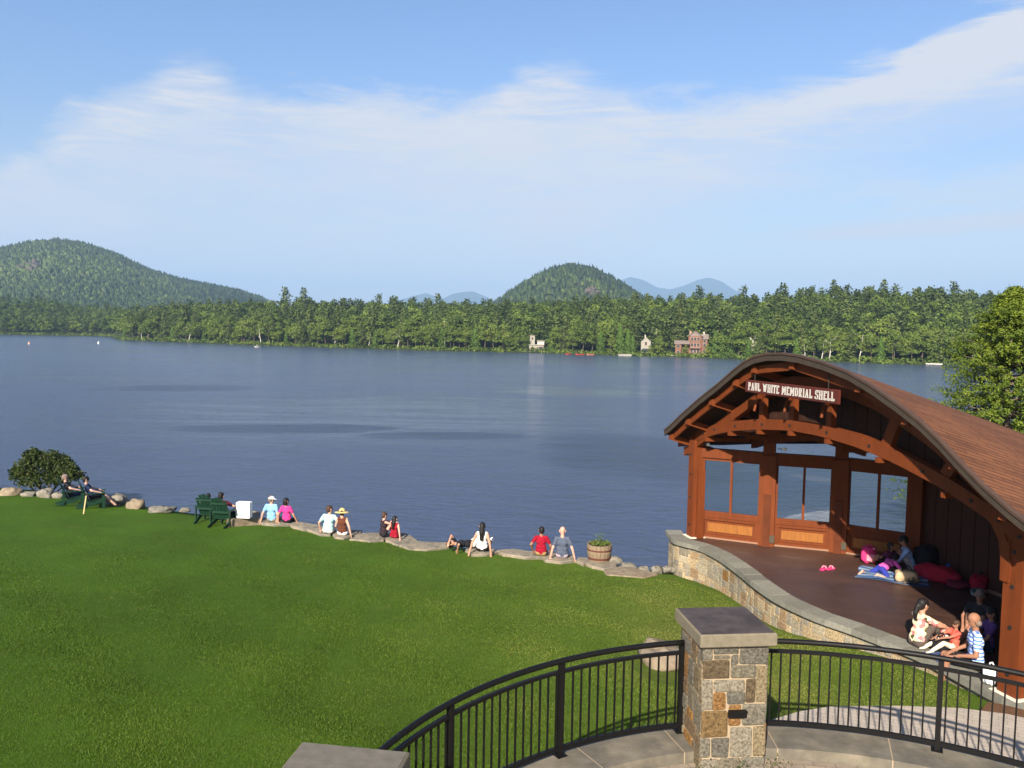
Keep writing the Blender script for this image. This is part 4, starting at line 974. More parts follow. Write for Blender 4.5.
def build_stage():
    # deck board polygon: inner coping line, then the walls
    line = resample(CAPO, .25); Nn = normals(line)
    inner = [p+n*.30 for p, n in zip(line, Nn)]      # left normal points to the stage (path runs towards the camera)
    if (inner[10]-Vector((8, 18, 0))).length > (line[10]-Vector((8, 18, 0))).length: inner = [p-n*.30 for p, n in zip(line, Nn)]
    back = [W(s, o, 0) for s, o in [(SPAN+1.0, -.2), (SPAN+.6, .6), (9.6, 1.9), (8.4, 3.3), (6.85, 4.45), (3.65, 4.45), (2.05, 3.25), (1.0, 1.7), (-.3, .3)]]
    poly = [(p.x, p.y) for p in inner[2:]]+[(b.x, b.y) for b in back]
    m = bpy.data.materials.new('stage_floor'); m.use_nodes = True; t = NT(m.node_tree); b = t.n['Principled BSDF']
    tc = t.node('ShaderNodeTexCoord').outputs['Object']; br = t.node('ShaderNodeTexBrick'); t.put(br.inputs['Vector'], t.map(tc, rot=(0, 0, R_(16))))
    br.inputs['Scale'].default_value = 1; br.inputs['Brick Width'].default_value = 3.0; br.inputs['Row Height'].default_value = .14; br.inputs['Mortar Size'].default_value = .003
    br.inputs['Color1'].default_value = (0.062, 0.030, 0.020, 1); br.inputs['Color2'].default_value = (0.048, 0.024, 0.017, 1); br.inputs['Mortar'].default_value = (0.04, .022, .018, 1)
    n = t.noise(tc, 1.2, 5, .65); t.put(b.inputs['Base Color'], t.mix(1.0, br.outputs[0], t.ramp(n, [(.3, .8), (.7, 1.25)]), 'MULTIPLY'))
    t.put(b.inputs['Roughness'], t.ramp(n, [(.3, .38), (.7, .6)])); b.inputs['Specular IOR Level'].default_value = .45
    mb = MB(); mb.prism(poly[::-1] if False else poly, ZD-.14, ZD); o = mb.build('stage_floor', [m], shell)
    fb = MB(); bk = [(p.x, p.y) for p in [W(s, q, 0) for s, q in [(-.2, .1), (1.0, 1.6), (2.1, 3.1), (3.65, 4.35), (6.85, 4.35), (8.3, 3.2), (9.5, 1.8), (SPAN+.4, .5), (9.5, .2), (7, .6), (3, .6)]]]
    fb.prism(bk, -1.0, ZD-.145); fb.build('foundation', [pmat('concrete_base', (.33, .31, .28), .9, .15, 3)], shell)
    # the wall
    wl = thing('stone_wall', 'low curving fieldstone wall with grey coping round the edge of the stage', 'wall', (6, 17, 1.0))
    rng = np.random.default_rng(17); fine = resample(CAPO, .05); Nf = normals(fine); cx = Vector((8, 18, 0)); sgn = 1 if (fine[120]+Nf[120]-cx).length > (fine[120]-cx).length else -1
    Lw = (len(fine)-1)*.05
    def fn(u, v, w):      # u along, v above the foot (absolute height), w outwards
        k = min(max(u/.05, 0), len(fine)-1.001); i = int(k); f = k-i; p = fine[i]*(1-f)+fine[i+1]*f; n = (Nf[i]*(1-f)+Nf[i+1]*f).normalized()*sgn
        q = p-n*.07+n*w; return Vector((q.x, q.y, v))
    core = MB(); P = []; us = np.arange(0, Lw, .1)
    for u in us: P += [fn(u, .3 if u > 1 else -.6, 0), fn(u, ZD-.115, 0), fn(u, ZD-.115, -.30), fn(u, .3 if u > 1 else -.6, -.30)]
    Fc = []
    for i in range(len(us)-1):
        a = i*4; c = a+4
        for k in range(4): k2 = (k+1) % 4; Fc.append((a+k, a+k2, c+k2, c+k))
    Fc += [(3, 2, 1, 0), (len(P)-4, len(P)-3, len(P)-2, len(P)-1)]
    core.add(P, Fc); core.build('mortar_core', [MORTAR], wl)
    st = MB(); z0 = .55
    for (a, b_, c, d) in ashlar(Lw, ZD-.13-z0, .085, rng, [(2, 1), (3, 2), (2, 2), (4, 2), (3, 1), (3, 3), (2, 2), (4, 3), (2, 3)]):
        col = tuple(np.array(PAL[rng.integers(len(PAL))])*rng.uniform(1.6, 2.3)) if rng.random() > .015 else PALR[rng.integers(2)]
        stone(st, lambda u, v, w: fn(u, z0+v, w), (a, b_, c, d), rng, .009, .014, .006, col)
    st.build('stonework', [STONE], wl, cols=True)
    # the end that faces the lake
    ca = MB(); u = 0.0
    while u < Lw-.1:
        w = rng.uniform(.42, .62); u2 = min(u+w, Lw-.02); ca.cc = tuple(np.array((0.165, 0.158, 0.130))*rng.uniform(.82, 1.25)); n = max(2, int((u2-u)/.08)); dz = rng.uniform(-.006, .006)
        uu = np.linspace(u+.006, u2-.006, n)
        for a, b_ in zip(uu[:-1], uu[1:]):
            pts = []
            for z in (ZD-.11, ZD+.012+dz):
                pts += [fn(a, z, .11), fn(b_, z, .11), fn(b_, z, -.33), fn(a, z, -.33)]
            ca.hexa(pts)
        u = u2
    ca.build('coping', [COPING], wl, cols=True)
build_stage()

# ================================================================== TERRACE, PIERS AND RAILS
TC = Vector((2.747, 4.787)); TR = 4.03; ZT = 3.2
def tp(deg, r, z): a = R_(deg); return Vector((TC.x+r*math.sin(a), TC.y+r*math.cos(a), z))
def build_terrace():
    # paving disc, coping ring, retaining wall
    m = bpy.data.materials.new('terrace_pavers'); m.use_nodes = True; t = NT(m.node_tree); b = t.n['Principled BSDF']; b.inputs['Roughness'].default_value = .9
    uv = t.node('ShaderNodeTexCoord').outputs['UV']; br = t.node('ShaderNodeTexBrick'); t.put(br.inputs['Vector'], uv); br.inputs['Scale'].default_value = 1
    br.inputs['Brick Width'].default_value = .21; br.inputs['Row Height'].default_value = .14; br.inputs['Mortar Size'].default_value = .006
    br.inputs['Color1'].default_value = (.26, .20, .14, 1); br.inputs['Color2'].default_value = (.215, .17, .125, 1); br.inputs['Mortar'].default_value = (.14, .11, .08, 1)
    t.put(b.inputs['Base Color'], t.mix(1.0, br.outputs[0], t.ramp(t.noise(uv, 6, 4, .6), [(.3, .85), (.7, 1.15)]), 'MULTIPLY'))
    V = []; Fc = []; UV = []; A = np.arange(-180, 181, 4); RR = [.02, 1, 2, 3, 3.3, 3.585]
    for a in A:
        for r in RR: p = tp(a, r, ZT-.11); V.append(p); UV.append((R_(a)*3.4, r))
    n = len(RR)
    for i in range(len(A)-1):
        for j in range(n-1): q = i*n+j; Fc.append((q, q+1, q+n+1, q+n))
    o = link('terrace_paving', mesh('terrace_paving', V, Fc, [m], uvs=UV)); o['kind'] = 'structure'
    k = MB(); ang = -112.0; rng = np.random.default_rng(3)
    jn = [-112, -95, -78, -60, -43.5, -29.5, -14.5, 1.5, 19.5, 36, 52, 68, 84, 100, 112]
    for a0, a1 in zip(jn[:-1], jn[1:]):
        aa = np.linspace(a0+.10, a1-.10, 8)
        for x, y in zip(aa[:-1], aa[1:]):
            k.hexa([tp(x, 3.60, ZT-.12), tp(y, 3.60, ZT-.12), tp(y, 4.19, ZT-.12), tp(x, 4.19, ZT-.12), tp(x, 3.60, ZT), tp(y, 3.60, ZT), tp(y, 4.19, ZT), tp(x, 4.19, ZT)])
    o = k.build('terrace_coping', [BLUESTONE]); jm = MB(); aa = np.arange(-112, 113, 4.0)
    for x, y in zip(aa[:-1], aa[1:]): jm.hexa([tp(x, 3.604, ZT-.118), tp(y, 3.604, ZT-.118), tp(y, 4.186, ZT-.118), tp(x, 4.186, ZT-.118), tp(x, 3.604, ZT-.003), tp(y, 3.604, ZT-.003), tp(y, 4.186, ZT-.003), tp(x, 4.186, ZT-.003)])
    jm.build('joint_mortar', [MORTAR], o)
    tag(o, 'curved bluestone kerb that carries the black railings', 'kerb')
    r = MB()
    aa = np.arange(-112, 113, 2.0)
    for x, y in zip(aa[:-1], aa[1:]):
        r.hexa([tp(x, 3.59, 1.2), tp(y, 3.59, 1.2), tp(y, 4.13, 1.2), tp(x, 4.13, 1.2), tp(x, 3.59, ZT-.121), tp(y, 3.59, ZT-.121), tp(y, 4.13, ZT-.121), tp(x, 4.13, ZT-.121)])
    o = r.build('retaining_wall', [pmat('riser_stone', (.33, .28, .20), .9, .2, 6)]); tag(o, 'curved retaining wall below the terrace kerb', 'wall')
    # mortar strips seen in the kerb joints
    # lower path beyond the right hand rail
    PA = [(2.6, 9.0), (2.9, 10.4), (3.3, 11.1), (3.84, 11.48), (4.27, 11.72), (4.79, 11.90), (5.83, 11.96), (6.7, 11.92), (7.3, 11.75), (7.7, 11.5), (9, 10.9), (12, 9), (13, 4), (8, 4), (6.9, 5.5), (6.2, 7.0), (4.6, 8.2), (3.2, 8.9)]
    V = [(x, y, 2.035+.02) for x, y in PA]; c = (6.5, 9.2, 2.035+.02)
    mp = bpy.data.materials.new('path_pavers'); mp.use_nodes = True; t = NT(mp.node_tree); b = t.n['Principled BSDF']; b.inputs['Roughness'].default_value = .9
    tc = t.node('ShaderNodeTexCoord').outputs['Object']; br = t.node('ShaderNodeTexBrick'); t.put(br.inputs['Vector'], t.map(tc, rot=(0, 0, .5))); br.inputs['Scale'].default_value = 1
    br.inputs['Brick Width'].default_value = .22; br.inputs['Row Height'].default_value = .11; br.inputs['Mortar Size'].default_value = .004
    br.inputs['Color1'].default_value = (.36, .30, .24, 1); br.inputs['Color2'].default_value = (.32, .275, .225, 1); br.inputs['Mortar'].default_value = (.18, .155, .13, 1)
    t.put(b.inputs['Base Color'], t.mix(1.0, br.outputs[0], t.ramp(t.noise(tc, 3, 4, .6), [(.3, .88), (.7, 1.12)]), 'MULTIPLY'))
    o = link('path', mesh('path', V+[c], [(i, (i+1) % len(PA), len(PA)) for i in range(len(PA))][::1], [mp])); o['kind'] = 'structure'
build_terrace()

def make_pier(name, label, cxy, rz, ztop, capmat, seed, w=.70, layout=None, light=False, capw=.80, zb=3.02):
    t = thing(name, label, 'pier', (cxy[0], cxy[1], zb), None, rz); rng = np.random.default_rng(seed); H = ztop-.14-zb
    Rm = Matrix.Rotation(rz, 3, 'Z')
    c = MB(); c.box((0, 0, H/2), (w-.03, w-.03, H)); c.build('mortar_core', [MORTAR], t, world=False)
    s = MB()
    for face in range(4):
        Fm = Matrix.Rotation(face*math.pi/2, 3, 'Z')
        fn = lambda u, v, q, Fm=Fm: Fm @ Vector((u-w/2, -w/2+.015+q, v)) if False else Fm @ Vector((u-w/2, -(w/2-.016+q), v))
        if layout and face == 0: rs = [((a*w, b*H, c_*w, d*H), col) for a, b, c_, d, col in layout]
        else: rs = [(r, None) for r in ashlar(w, H, .0875, rng, [(2, 1), (3, 2), (2, 2), (4, 2), (3, 1), (3, 3), (2, 3)])]
        for r, col in rs:
            if col is None: col = tuple(np.array(PAL[rng.integers(len(PAL))])*rng.uniform(.75, 1.15)) if rng.random() > .12 else PALR[rng.integers(2)]
            stone(s, fn, r, rng, .0065, .016, .007, col)
    s.build('stonework', [STONE], t, cols=True, world=False)
    cp_ = MB(); cp_.box((0, 0, H+.068), (capw, capw+.02, .136), bev=.012); cc = cp_.build('cap', [CONC], t, world=False)
    q = MB(); q.box((0, 0, H+.1385), (capw-.04, capw-.02, .005)); q.build('cap_face', [capmat], cc, world=False)
    if light:
        l = MB(); l.box((.03, -w/2-.012, H*.475), (.19, .03, .085), bev=.006); l.box((.03, -w/2-.034, H*.475+.034), (.19, .03, .012)); l.box((.045, -w/2-.03, H*.475-.018), (.11, .008, .010)); l.build('step_light', [BLACK], t, world=False)
    return t
g1, g2, g3, g4, bf, ru, ru2, br_ = (.20, .19, .165), (.15, .145, .13), (.27, .25, .21), (.20, .185, .15), (.26, .215, .145), (.27, .15, .06), (.20, .135, .065), (.13, .10, .065)
LAY = [(0, 0, .30, .13, g3), (.30, 0, .62, .13, g4), (.62, 0, 1, .13, g1),
       (0, .13, .17, .29, g1), (.17, .13, .45, .29, g2), (.45, .13, .80, .37, g3), (.80, .13, 1, .37, bf),
       (0, .29, .42, .50, ru2), (.42, .37, .62, .54, ru), (.62, .37, 1, .545, g1),
       (0, .50, .18, .74, g3), (.18, .50, .38, .64, ru), (.38, .54, .66, .64, g2), (.66, .545, .82, .74, br_), (.82, .545, 1, .84, bf),
       (.18, .64, .66, .74, g3), (0, .74, .42, .89, br_), (.42, .74, .82, .845, g4), (.42, .845, .55, .93, g2), (0, .89, .16, 1, g1), (.16, .93, .55, 1.0, g2), (.16, .89, .42, .93, g4), (.55, .845, 1, 1.0, g2)]
make_pier('stone_pier', 'square fieldstone pier with dark slate cap between the two railings', (2.275, 8.53), R_(6.5), 4.51, CAPTOP, 4, layout=LAY, light=True)
make_pier('stone_pier', 'stone pier with pale weathered cap at the bottom edge of the view', (-1.125, 5.29), R_(-8.5), 4.545, CAPTOP2, 9, zb=3.05)

def build_rail(name, label, a0, a1, posts, seed):
    t = thing(name, label, 'railing', tuple(tp((a0+a1)/2, TR, ZT)))
    n = max(8, int(abs(a1-a0)/1.5)); aa = np.linspace(a0, a1, n)
    m = MB(); m.tube([tp(a, TR, ZT+.985) for a in aa], .029, 10); m.build('top_rail', [BLACK], t, smooth=True)
    for nm, z, h in (('middle_rail', .875, .036), ('bottom_rail', .075, .045)):
        m = MB()
        for x, y in zip(aa[:-1], aa[1:]): m.beam(tp(x, TR, ZT+z), tp(y+(y-x)*.02, TR, ZT+z), .036, h)
        m.build(nm, [BLACK], t)
    for p in posts:
        m = MB(); m.box(tp(p, TR, ZT+.482), (.052, .052, .96), -R_(p)); po = m.build('post', [BLACK], t)
        m = MB(); m.box(tp(p, TR, ZT+.006), (.11, .11, .012), -R_(p)); m.build('base_plate', [BLACK], po)
    step = math.degrees(.1035/TR); a = a0+step*.6; k = 0
    while a < a1-.3:
        if all(abs(a-p) > .75 for p in posts):
            m = MB(); m.box(tp(a, TR, ZT+.475), (.016, .016, .765), -R_(a)); m.build('baluster', [BLACK], t); k += 1
        a += step
build_rail('railing', 'curved black metal railing running left from the stone pier', -73, -12.0, [-12.4, -33.0, -53.6], 1)
build_rail('railing', 'curved black metal railing running right from the stone pier past the stage', -0.5, 62, [26.0, 47.0], 2)

# ================================================================== PEOPLE
def capsule(p0, p1, r0, r1, n=12, flat=1.0, axis=None):
    p0 = Vector(p0); p1 = Vector(p1); a = p1-p0; L = a.length; a = a/L if L > 1e-6 else Vector((0, 0, 1))
    u = axis if axis is not None else a.orthogonal(); u = (Vector(u)-a*Vector(u).dot(a)).normalized(); w = a.cross(u)
    prof = [(-r0, 0.02*r0)]+[(-r0*math.cos(t), r0*math.sin(t)) for t in (.5, 1.0, 1.4)]+[(L+r1*math.sin(t-1.57), r1*math.cos(t-1.57)) for t in (1.7, 2.2, 2.7)]+[(L+r1, .02*r1)]
    V = []; Fc = []
    for z, r in prof:
        for k in range(n):
            q = 2*math.pi*k/n; V.append(p0+a*z+u*math.cos(q)*r+w*math.sin(q)*r*flat)
    for i in range(len(prof)-1):
        for k in range(n): x = i*n+k; y = i*n+(k+1) % n; Fc.append((x, y, y+n, x+n))
    Fc.append(tuple(range(n-1, -1, -1))); Fc.append(tuple((len(prof)-1)*n+k for k in range(n)))
    return V, Fc
def ik2(a, t, l1, l2, pole):
    a = Vector(a); t = Vector(t); d = t-a; L = d.length
    if L > (l1+l2)*.985: t = a+d*((l1+l2)*.985/L); d = t-a; L = d.length
    u = d.normalized(); p = Vector(pole); p = (p-u*p.dot(u)); p = p.normalized() if p.length > 1e-4 else u.orthogonal()
    x = (l1*l1-l2*l2+L*L)/(2*L); h = math.sqrt(max(l1*l1-x*x, 0)); return a+u*x+p*h, t
def fuse(parts, voxel, name):
    """parts: (verts, faces, mat index, p0, p1, r). One closed skin over all of them; every face takes the material of the nearest part."""
    V = []; Fc = []
    for v, f, *_ in parts:
        o = len(V); V += [tuple(x) for x in v]; Fc += [[i+o for i in q] for q in f]
    me = bpy.data.meshes.new('tmp'); me.from_pydata(V, [], Fc); ob = bpy.data.objects.new('tmp', me); COL.objects.link(ob)
    md = ob.modifiers.new('r', 'REMESH'); md.mode = 'VOXEL'; md.voxel_size = voxel
    sm = ob.modifiers.new('s', 'SMOOTH'); sm.factor = .5; sm.iterations = 2
    dg = bpy.context.evaluated_depsgraph_get(); ev = ob.evaluated_get(dg); out = bpy.data.meshes.new_from_object(ev); out.name = name
    bpy.data.objects.remove(ob); bpy.data.meshes.remove(me)
    out.materials.clear()
    return out
def fuse_person(parts, voxel, mats, name='person_body'):
    me = fuse(parts, voxel, name); n = len(me.polygons); C = np.empty(n*3); me.polygons.foreach_get('center', C); C = C.reshape(-1, 3)
    best = np.full(n, 1e9); idx = np.zeros(n, int)
    for v, f, m, p0, p1, r in parts:
        a = np.array(p0); b = np.array(p1); ab = b-a; t = np.clip(((C-a)@ab)/max(ab@ab, 1e-9), 0, 1); d = np.linalg.norm(C-(a+t[:, None]*ab), axis=1)-r
        k = d < best; best[k] = d[k]; idx[k] = m
    for m in mats: me.materials.append(m)
    me.polygons.foreach_set('material_index', idx.astype(np.int32)); me.polygons.foreach_set('use_smooth', np.ones(n, bool)); me.update()
    return me

def person(label, loc, heading, pel=(0, 0, .10), lean=(0, -.12, 1), head=(0, .10, 1), look=(0, 1, 0), hands=((-.26, -.16, .03), (.26, -.16, .03)), feet=((-.11, .46, -.36), (.11, .46, -.36)),
           pole_arm=((-.6, -1, .1), (.6, -1, .1)), pole_leg=((-.1, .4, 1), (.1, .4, 1)), shirt=None, pants=None, shoes=None, skin=SKIN, sleeve='short', legs='short', hair='short', hairmat=HAIR_B,
           hat=None, S=1.0, female=False, bareback=False, side=(1, 0, 0), vox=.011, group=None, toes=(0, 1, 0)):
    t = thing('person', label, 'person', loc, group, R_(heading))
    shirt = shirt or cloth('white', (.7, .7, .7)); pants = pants or cloth('black', (.015, .015, .018)); shoes = shoes or pants
    mats = [skin, shirt, pants, shoes]; P = []
    def cap(p0, p1, r0, r1, m, **k):
        p0 = Vector(p0); p1 = Vector(p1)
        v, f = capsule(p0, p1, r0, r1, **k); P.append((v, f, m, tuple(p0), tuple(p1), (r0+r1)/2))
    pel = Vector(pel); lean = Vector(lean).normalized(); sd = Vector(side).normalized(); sd = (sd-lean*sd.dot(lean)).normalized(); fwd = lean.cross(sd)*-1 if False else sd.cross(lean)*-1
    fwd = lean.cross(sd); fwd = fwd if fwd.dot(Vector(look)) > -0.3 else fwd
    w = .92 if female else 1.0
    neck = pel+lean*.50*S; chest = pel+lean*.33*S; belly = pel+lean*.16*S
    # torso: overlapping flattened volumes
    cap(pel-sd*.075*S-lean*.01, pel+sd*.075*S-lean*.01, .104*S, .104*S, 2)
    cap(pel-sd*.062*S*w+lean*.055*S, pel+sd*.062*S*w+lean*.055*S, .110*S, .110*S, 1)
    cap(pel+lean*.02*S, belly+lean*.02*S, (.125 if not female else .12)*S, .115*S*w, 1, flat=.85, axis=sd)
    cap(belly-sd*.058*S*w, belly+sd*.058*S*w, .106*S*w, .106*S*w, 1)
    cap(belly, chest, .125*S*w, .15*S*w, 0 if bareback else 1, flat=.72, axis=sd)
    cap(chest-sd*.055*S, chest+sd*.055*S, .108*S*w, .108*S*w, 0 if bareback else 1)
    sh = neck-lean*.055*S; cap(sh-sd*.115*S*w, sh+sd*.115*S*w, .062*S, .062*S, 0 if bareback else 1)
    hd = Vector(head).normalized(); hc = neck+lean*.035*S+hd*.125*S; lk = Vector(look).normalized(); lk = (lk-hd*lk.dot(hd)).normalized(); hs = lk.cross(hd)
    cap(neck-lean*.03*S, hc-hd*.06*S, .053*S, .050*S, 0)
    cap(hc-hd*.045*S+lk*.012*S, hc+hd*.03*S, .074*S, .092*S, 0, flat=.86, axis=lk)
    cap(hc-hd*.075*S+lk*.035*S, hc-hd*.03*S+lk*.04*S, .042*S, .05*S, 0)          # jaw
    cap(hc-hd*.005*S+lk*.092*S, hc-hd*.028*S+lk*.106*S, .010*S, .014*S, 0)        # nose
    for q in (-1, 1): cap(hc+hs*q*.083*S-hd*.025*S, hc+hs*q*.086*S+hd*.012*S, .013*S, .016*S, 0)
    # arms and hands
    for i, q in enumerate((-1, 1)):
        s0 = sh+sd*q*.155*S*w; h = Vector(hands[i]); el, wr = ik2(s0, h, .285*S, .255*S, pole_arm[i])
        mid = s0+(el-s0)*.58
        cs = {'none': 0, 'short': 1, 'long': 1}[sleeve]; cap(s0, mid, .056*S+(.008 if cs else -.006), .047*S+(.008 if cs else -.004), cs); cap(mid, el, .041*S+(.010 if sleeve == 'long' else 0), .038*S, 1 if sleeve == 'long' else 0); cap(el, wr, .038*S, .026*S, 1 if sleeve == 'long' else 0)
        d = (wr-el).normalized(); d2 = (d+Vector((0, 0, -.15))).normalized(); sd2 = d2.cross(Vector((0, 0, 1))); sd2 = sd2.normalized() if sd2.length > .2 else sd
        pc = wr+d2*.085*S; cap(wr+d2*.01, pc, .028*S, .036*S, 0, flat=.5, axis=sd2)
        for j, ln in enumerate((.058, .070, .075, .066)):
            b = pc+sd2*(j-1.5)*.021*S+d2*.015*S; k1 = b+d2*ln*.55*S+Vector((0, 0, -.004)); k2 = k1+(d2+Vector((0, 0, -.35))).normalized()*ln*.5*S; cap(b, k1, .0095*S, .009*S, 0, n=8); cap(k1, k2, .009*S, .0075*S, 0, n=8)
        tb = wr+d2*.03*S-sd2*q*.022*S; cap(tb, tb+(d2*.6-sd2*q*.8).normalized()*.055*S, .012*S, .0095*S, 0, n=8)
    # legs and feet
    for i, q in enumerate((-1, 1)):
        h0 = pel+sd*q*.085*S-lean*.01; kn, an = ik2(h0, Vector(feet[i]), .42*S, .41*S, pole_leg[i]); mid = h0+(kn-h0)*(.72 if legs == 'short' else .35)
        m2 = 2 if legs in ('long',) else 0; m1 = 2
        cap(h0, mid, .092*S, .076*S if legs != 'bare' else .074*S, m1); cap(mid, kn, .066*S+(.012 if m2 == 2 else 0), .054*S+(.01 if m2 == 2 else 0), m2)
        cm = kn+(an-kn)*.32; cap(kn, cm, .052*S+(.01 if m2 else 0), .053*S+(.01 if m2 else 0), m2); cap(cm, an, .050*S+(.01 if m2 else 0), .034*S+(.01 if m2 else 0), m2)
        tv = Vector(toes).normalized(); cap(an-tv*.03*S-Vector((0, 0, .03*S)), an+tv*.10*S-Vector((0, 0, .045*S)), .036*S, .038*S, 3); cap(an+tv*.10*S-Vector((0, 0, .045*S)), an+tv*.165*S-Vector((0, 0, .052*S)), .038*S, .028*S, 3, flat=.7, axis=(tv.cross(Vector((0, 0, 1))) if abs(tv.z) < .9 else Vector((1, 0, 0))))
    link('body', fuse_person(P, vox, mats), t)
    # face
    e = MB()
    for q in (-1, 1):
        c = hc+hs*q*.034*S+lk*.088*S+hd*.008*S; v, f = capsule(c-hs*.006*S, c+hs*.006*S, .0085*S, .0085*S, 8); e.add(v, f)
    e.build('eyes', [pmat('eye_dark', (.02, .015, .012), .3, .05, 5)], t, world=False)
    e = MB(); v, f = capsule(hc+lk*.088*S-hd*.062*S-hs*.018*S, hc+lk*.088*S-hd*.062*S+hs*.018*S, .006*S, .006*S, 8); e.add(v, f); e.build('mouth', [pmat('lips', (.40, .14, .12), .5, .05, 5)], t, world=False)
    if hair:
        H = []
        def hcap(p0, p1, r0, r1, **k):
            v, f = capsule(p0, p1, r0, r1, **k); H.append((v, f, 0, tuple(p0), tuple(p1), r0))
        hcap(hc+hd*.030*S-lk*.022*S, hc+hd*.036*S-lk*.004*S, .103*S, .098*S, flat=.88, axis=lk); hcap(hc-lk*.045*S-hd*.02*S, hc-lk*.03*S+hd*.03*S, .078*S, .09*S)
        if hair == 'fringe': H.clear(); hcap(hc-lk*.035*S-hd*.035*S-hs*.042*S, hc-lk*.035*S-hd*.035*S+hs*.042*S, .055*S, .055*S)
        if hair == 'long':
            b = hc-lk*.085*S; hcap(b, b-hd*.16*S-lk*.02*S, .078*S, .085*S, flat=.6, axis=hs); hcap(b-hd*.14*S-lk*.02*S, b-hd*.36*S-lk*.03*S, .088*S, .05*S, flat=.5, axis=hs)
        if hair == 'pony':
            b = hc-lk*.105*S-hd*.02*S; hcap(b, b-hd*.14*S-lk*.03*S, .048*S, .045*S); hcap(b-hd*.13*S-lk*.03*S, b-hd*.26*S-lk*.01*S, .045*S, .022*S)
        if hair == 'bun': b = hc-lk*.09*S+hd*.085*S; hcap(b, b+hd*.02*S, .045*S, .042*S)
        if hair == 'bob': b = hc-lk*.045*S; hcap(b-hs*.04*S, b-hd*.09*S-hs*.04*S, .062*S, .055*S); hcap(b+hs*.04*S, b-hd*.09*S+hs*.04*S, .062*S, .055*S)
        me = fuse(H, .011, 'hair'); me.materials.append(hairmat); me.polygons.foreach_set('use_smooth', np.ones(len(me.polygons), bool)); link('hair', me, t)
    if hat:
        kind, hm = hat; h = MB(); Bm = Matrix((hs, lk, hd)).transposed()
        def dome(r, hh, z0, n=16):
            prof = [(r, z0)]+[(r*math.cos(a), z0+hh*math.sin(a)) for a in (.35, .7, 1.05, 1.35)]+[(.004, z0+hh)]
            V = []; Fc = []
            for rr, z in prof:
                for k in range(n): a = 2*math.pi*k/n; V.append(hc+Bm @ Vector((rr*math.cos(a), rr*math.sin(a)-.008, z)))
            for i in range(len(prof)-1):
                for k in range(n): a = i*n+k; b = i*n+(k+1) % n; Fc.append((a, b, b+n, a+n))
            h.add(V, Fc)
        def disc(r0, r1, z, th, droop=0, front=False, n=28):
            V = []; Fc = []
            for rr, zz in ((r0, z), (r1, z-droop), (r1, z-droop-th), (r0, z-th)):
                for k in range(n):
                    a = 2*math.pi*k/n; f = 1.0
                    if front: f = max(0, math.sin(a)) ** .6
                    R2 = r0+(rr-r0)*f; V.append(hc+Bm @ Vector((R2*math.cos(a), R2*math.sin(a)-.008, zz if not front else z-(th if zz < z-droop*.5 else 0)-.02*f*(rr > r0))))
            for i in range(4):
                for k in range(n): a = i*n+k; b = i*n+(k+1) % n; Fc.append((a, b, (b+n) % (4*n), (a+n) % (4*n)))
            h.add(V, Fc)
        if kind == 'cap': dome(.116*S, .095*S, .022*S); disc(.10*S, .20*S, .030*S, .008, front=True)
        else: dome(.108*S, .12*S, .035*S); disc(.10*S, .245*S, .045*S, .008, droop=.035*S)
        h.build('hat', [hm], t, smooth=True, world=False)
    return t

def shore_pt(px, py, z=1.0): return hit(px, py, z)

# ================================================================== ROCKS ALONG THE WATER
def slab(px_poly, label, z=1.045, th=.30, mat=None, seed=0, name='flat_stone', group='flat stones along the lake edge'):
    rng = np.random.default_rng(seed); P = [hit(x, y, z) for x, y in px_poly]
    # densify and roughen the outline
    Q = []
    for a, b in zip(P, P[1:]+P[:1]):
        n = max(1, int((b-a).length/.22))
        for k in range(n): q = a+(b-a)*k/n; Q.append(q+Vector((rng.normal(0, .018), rng.normal(0, .018), 0)))
    area = sum(a.x*b.y-b.x*a.y for a, b in zip(Q, Q[1:]+Q[:1]))
    if area < 0: Q = Q[::-1]
    c = sum(Q, Vector())/len(Q); mb = MB(); n = len(Q)
    rings = [[Vector((q.x, q.y, z-th)) for q in Q], [Vector((q.x, q.y, z-.03)) for q in Q], [Vector((q.x+(c.x-q.x)*.05, q.y+(c.y-q.y)*.05, z+rng.normal(0, .006))) for q in Q], [Vector((q.x+(c.x-q.x)*.5, q.y+(c.y-q.y)*.5, z+rng.normal(0, .008))) for q in Q]]
    V = [p for r in rings for p in r]+[Vector((c.x, c.y, z))]; Fc = []
    for i in range(3):
        for k in range(n): a = i*n+k; b = i*n+(k+1) % n; Fc.append((a, b, b+n, a+n))
    for k in range(n): Fc.append((3*n+k, 3*n+(k+1) % n, 4*n))
    mb.add(V, Fc); o = mb.build(name, [mat or SLAB]); tag(o, label, 'stone', group); return o
slab([(260, 519.5), (262, 516.8), (290, 519), (291, 523.2), (275, 524), (261, 523)], 'flat stone under the man in a white cap and the woman in pink', seed=1)
slab([(290, 523), (296, 521), (321, 525.3), (316, 528.5), (304, 529), (292, 526)], 'flat stone between the woman in pink and the man in an aqua shirt', seed=2)
slab([(306, 529), (322, 525.5), (336, 528), (333, 531.5), (331, 534.5), (320, 534)], 'flat stone under the man in an aqua shirt', seed=3)
slab([(333, 533.5), (338, 530), (362, 530), (360, 534.5), (344, 538), (335, 536.8)], 'flat stone under the woman in a straw hat', seed=4)
slab([(350, 538.5), (361, 533), (379, 532), (386, 536.5), (384, 539.5), (371, 541)], 'bluish flat stone left of the two girls', seed=5)
slab([(380, 532), (406, 533.4), (412, 536), (418, 540.5), (398, 545), (387, 540)], 'largest flat stone, under the girl in red and the girl with a bun', seed=6)
slab([(399, 545.2), (418, 541), (448, 542.3), (450, 546), (428, 549), (410, 548.5)], 'long low stone between the two girls and the man lying down', seed=7)
slab([(466, 549), (471, 546.5), (492, 547.5), (498, 551), (486, 554), (472, 554.5)], 'flat stone under the woman in a white top', seed=8)
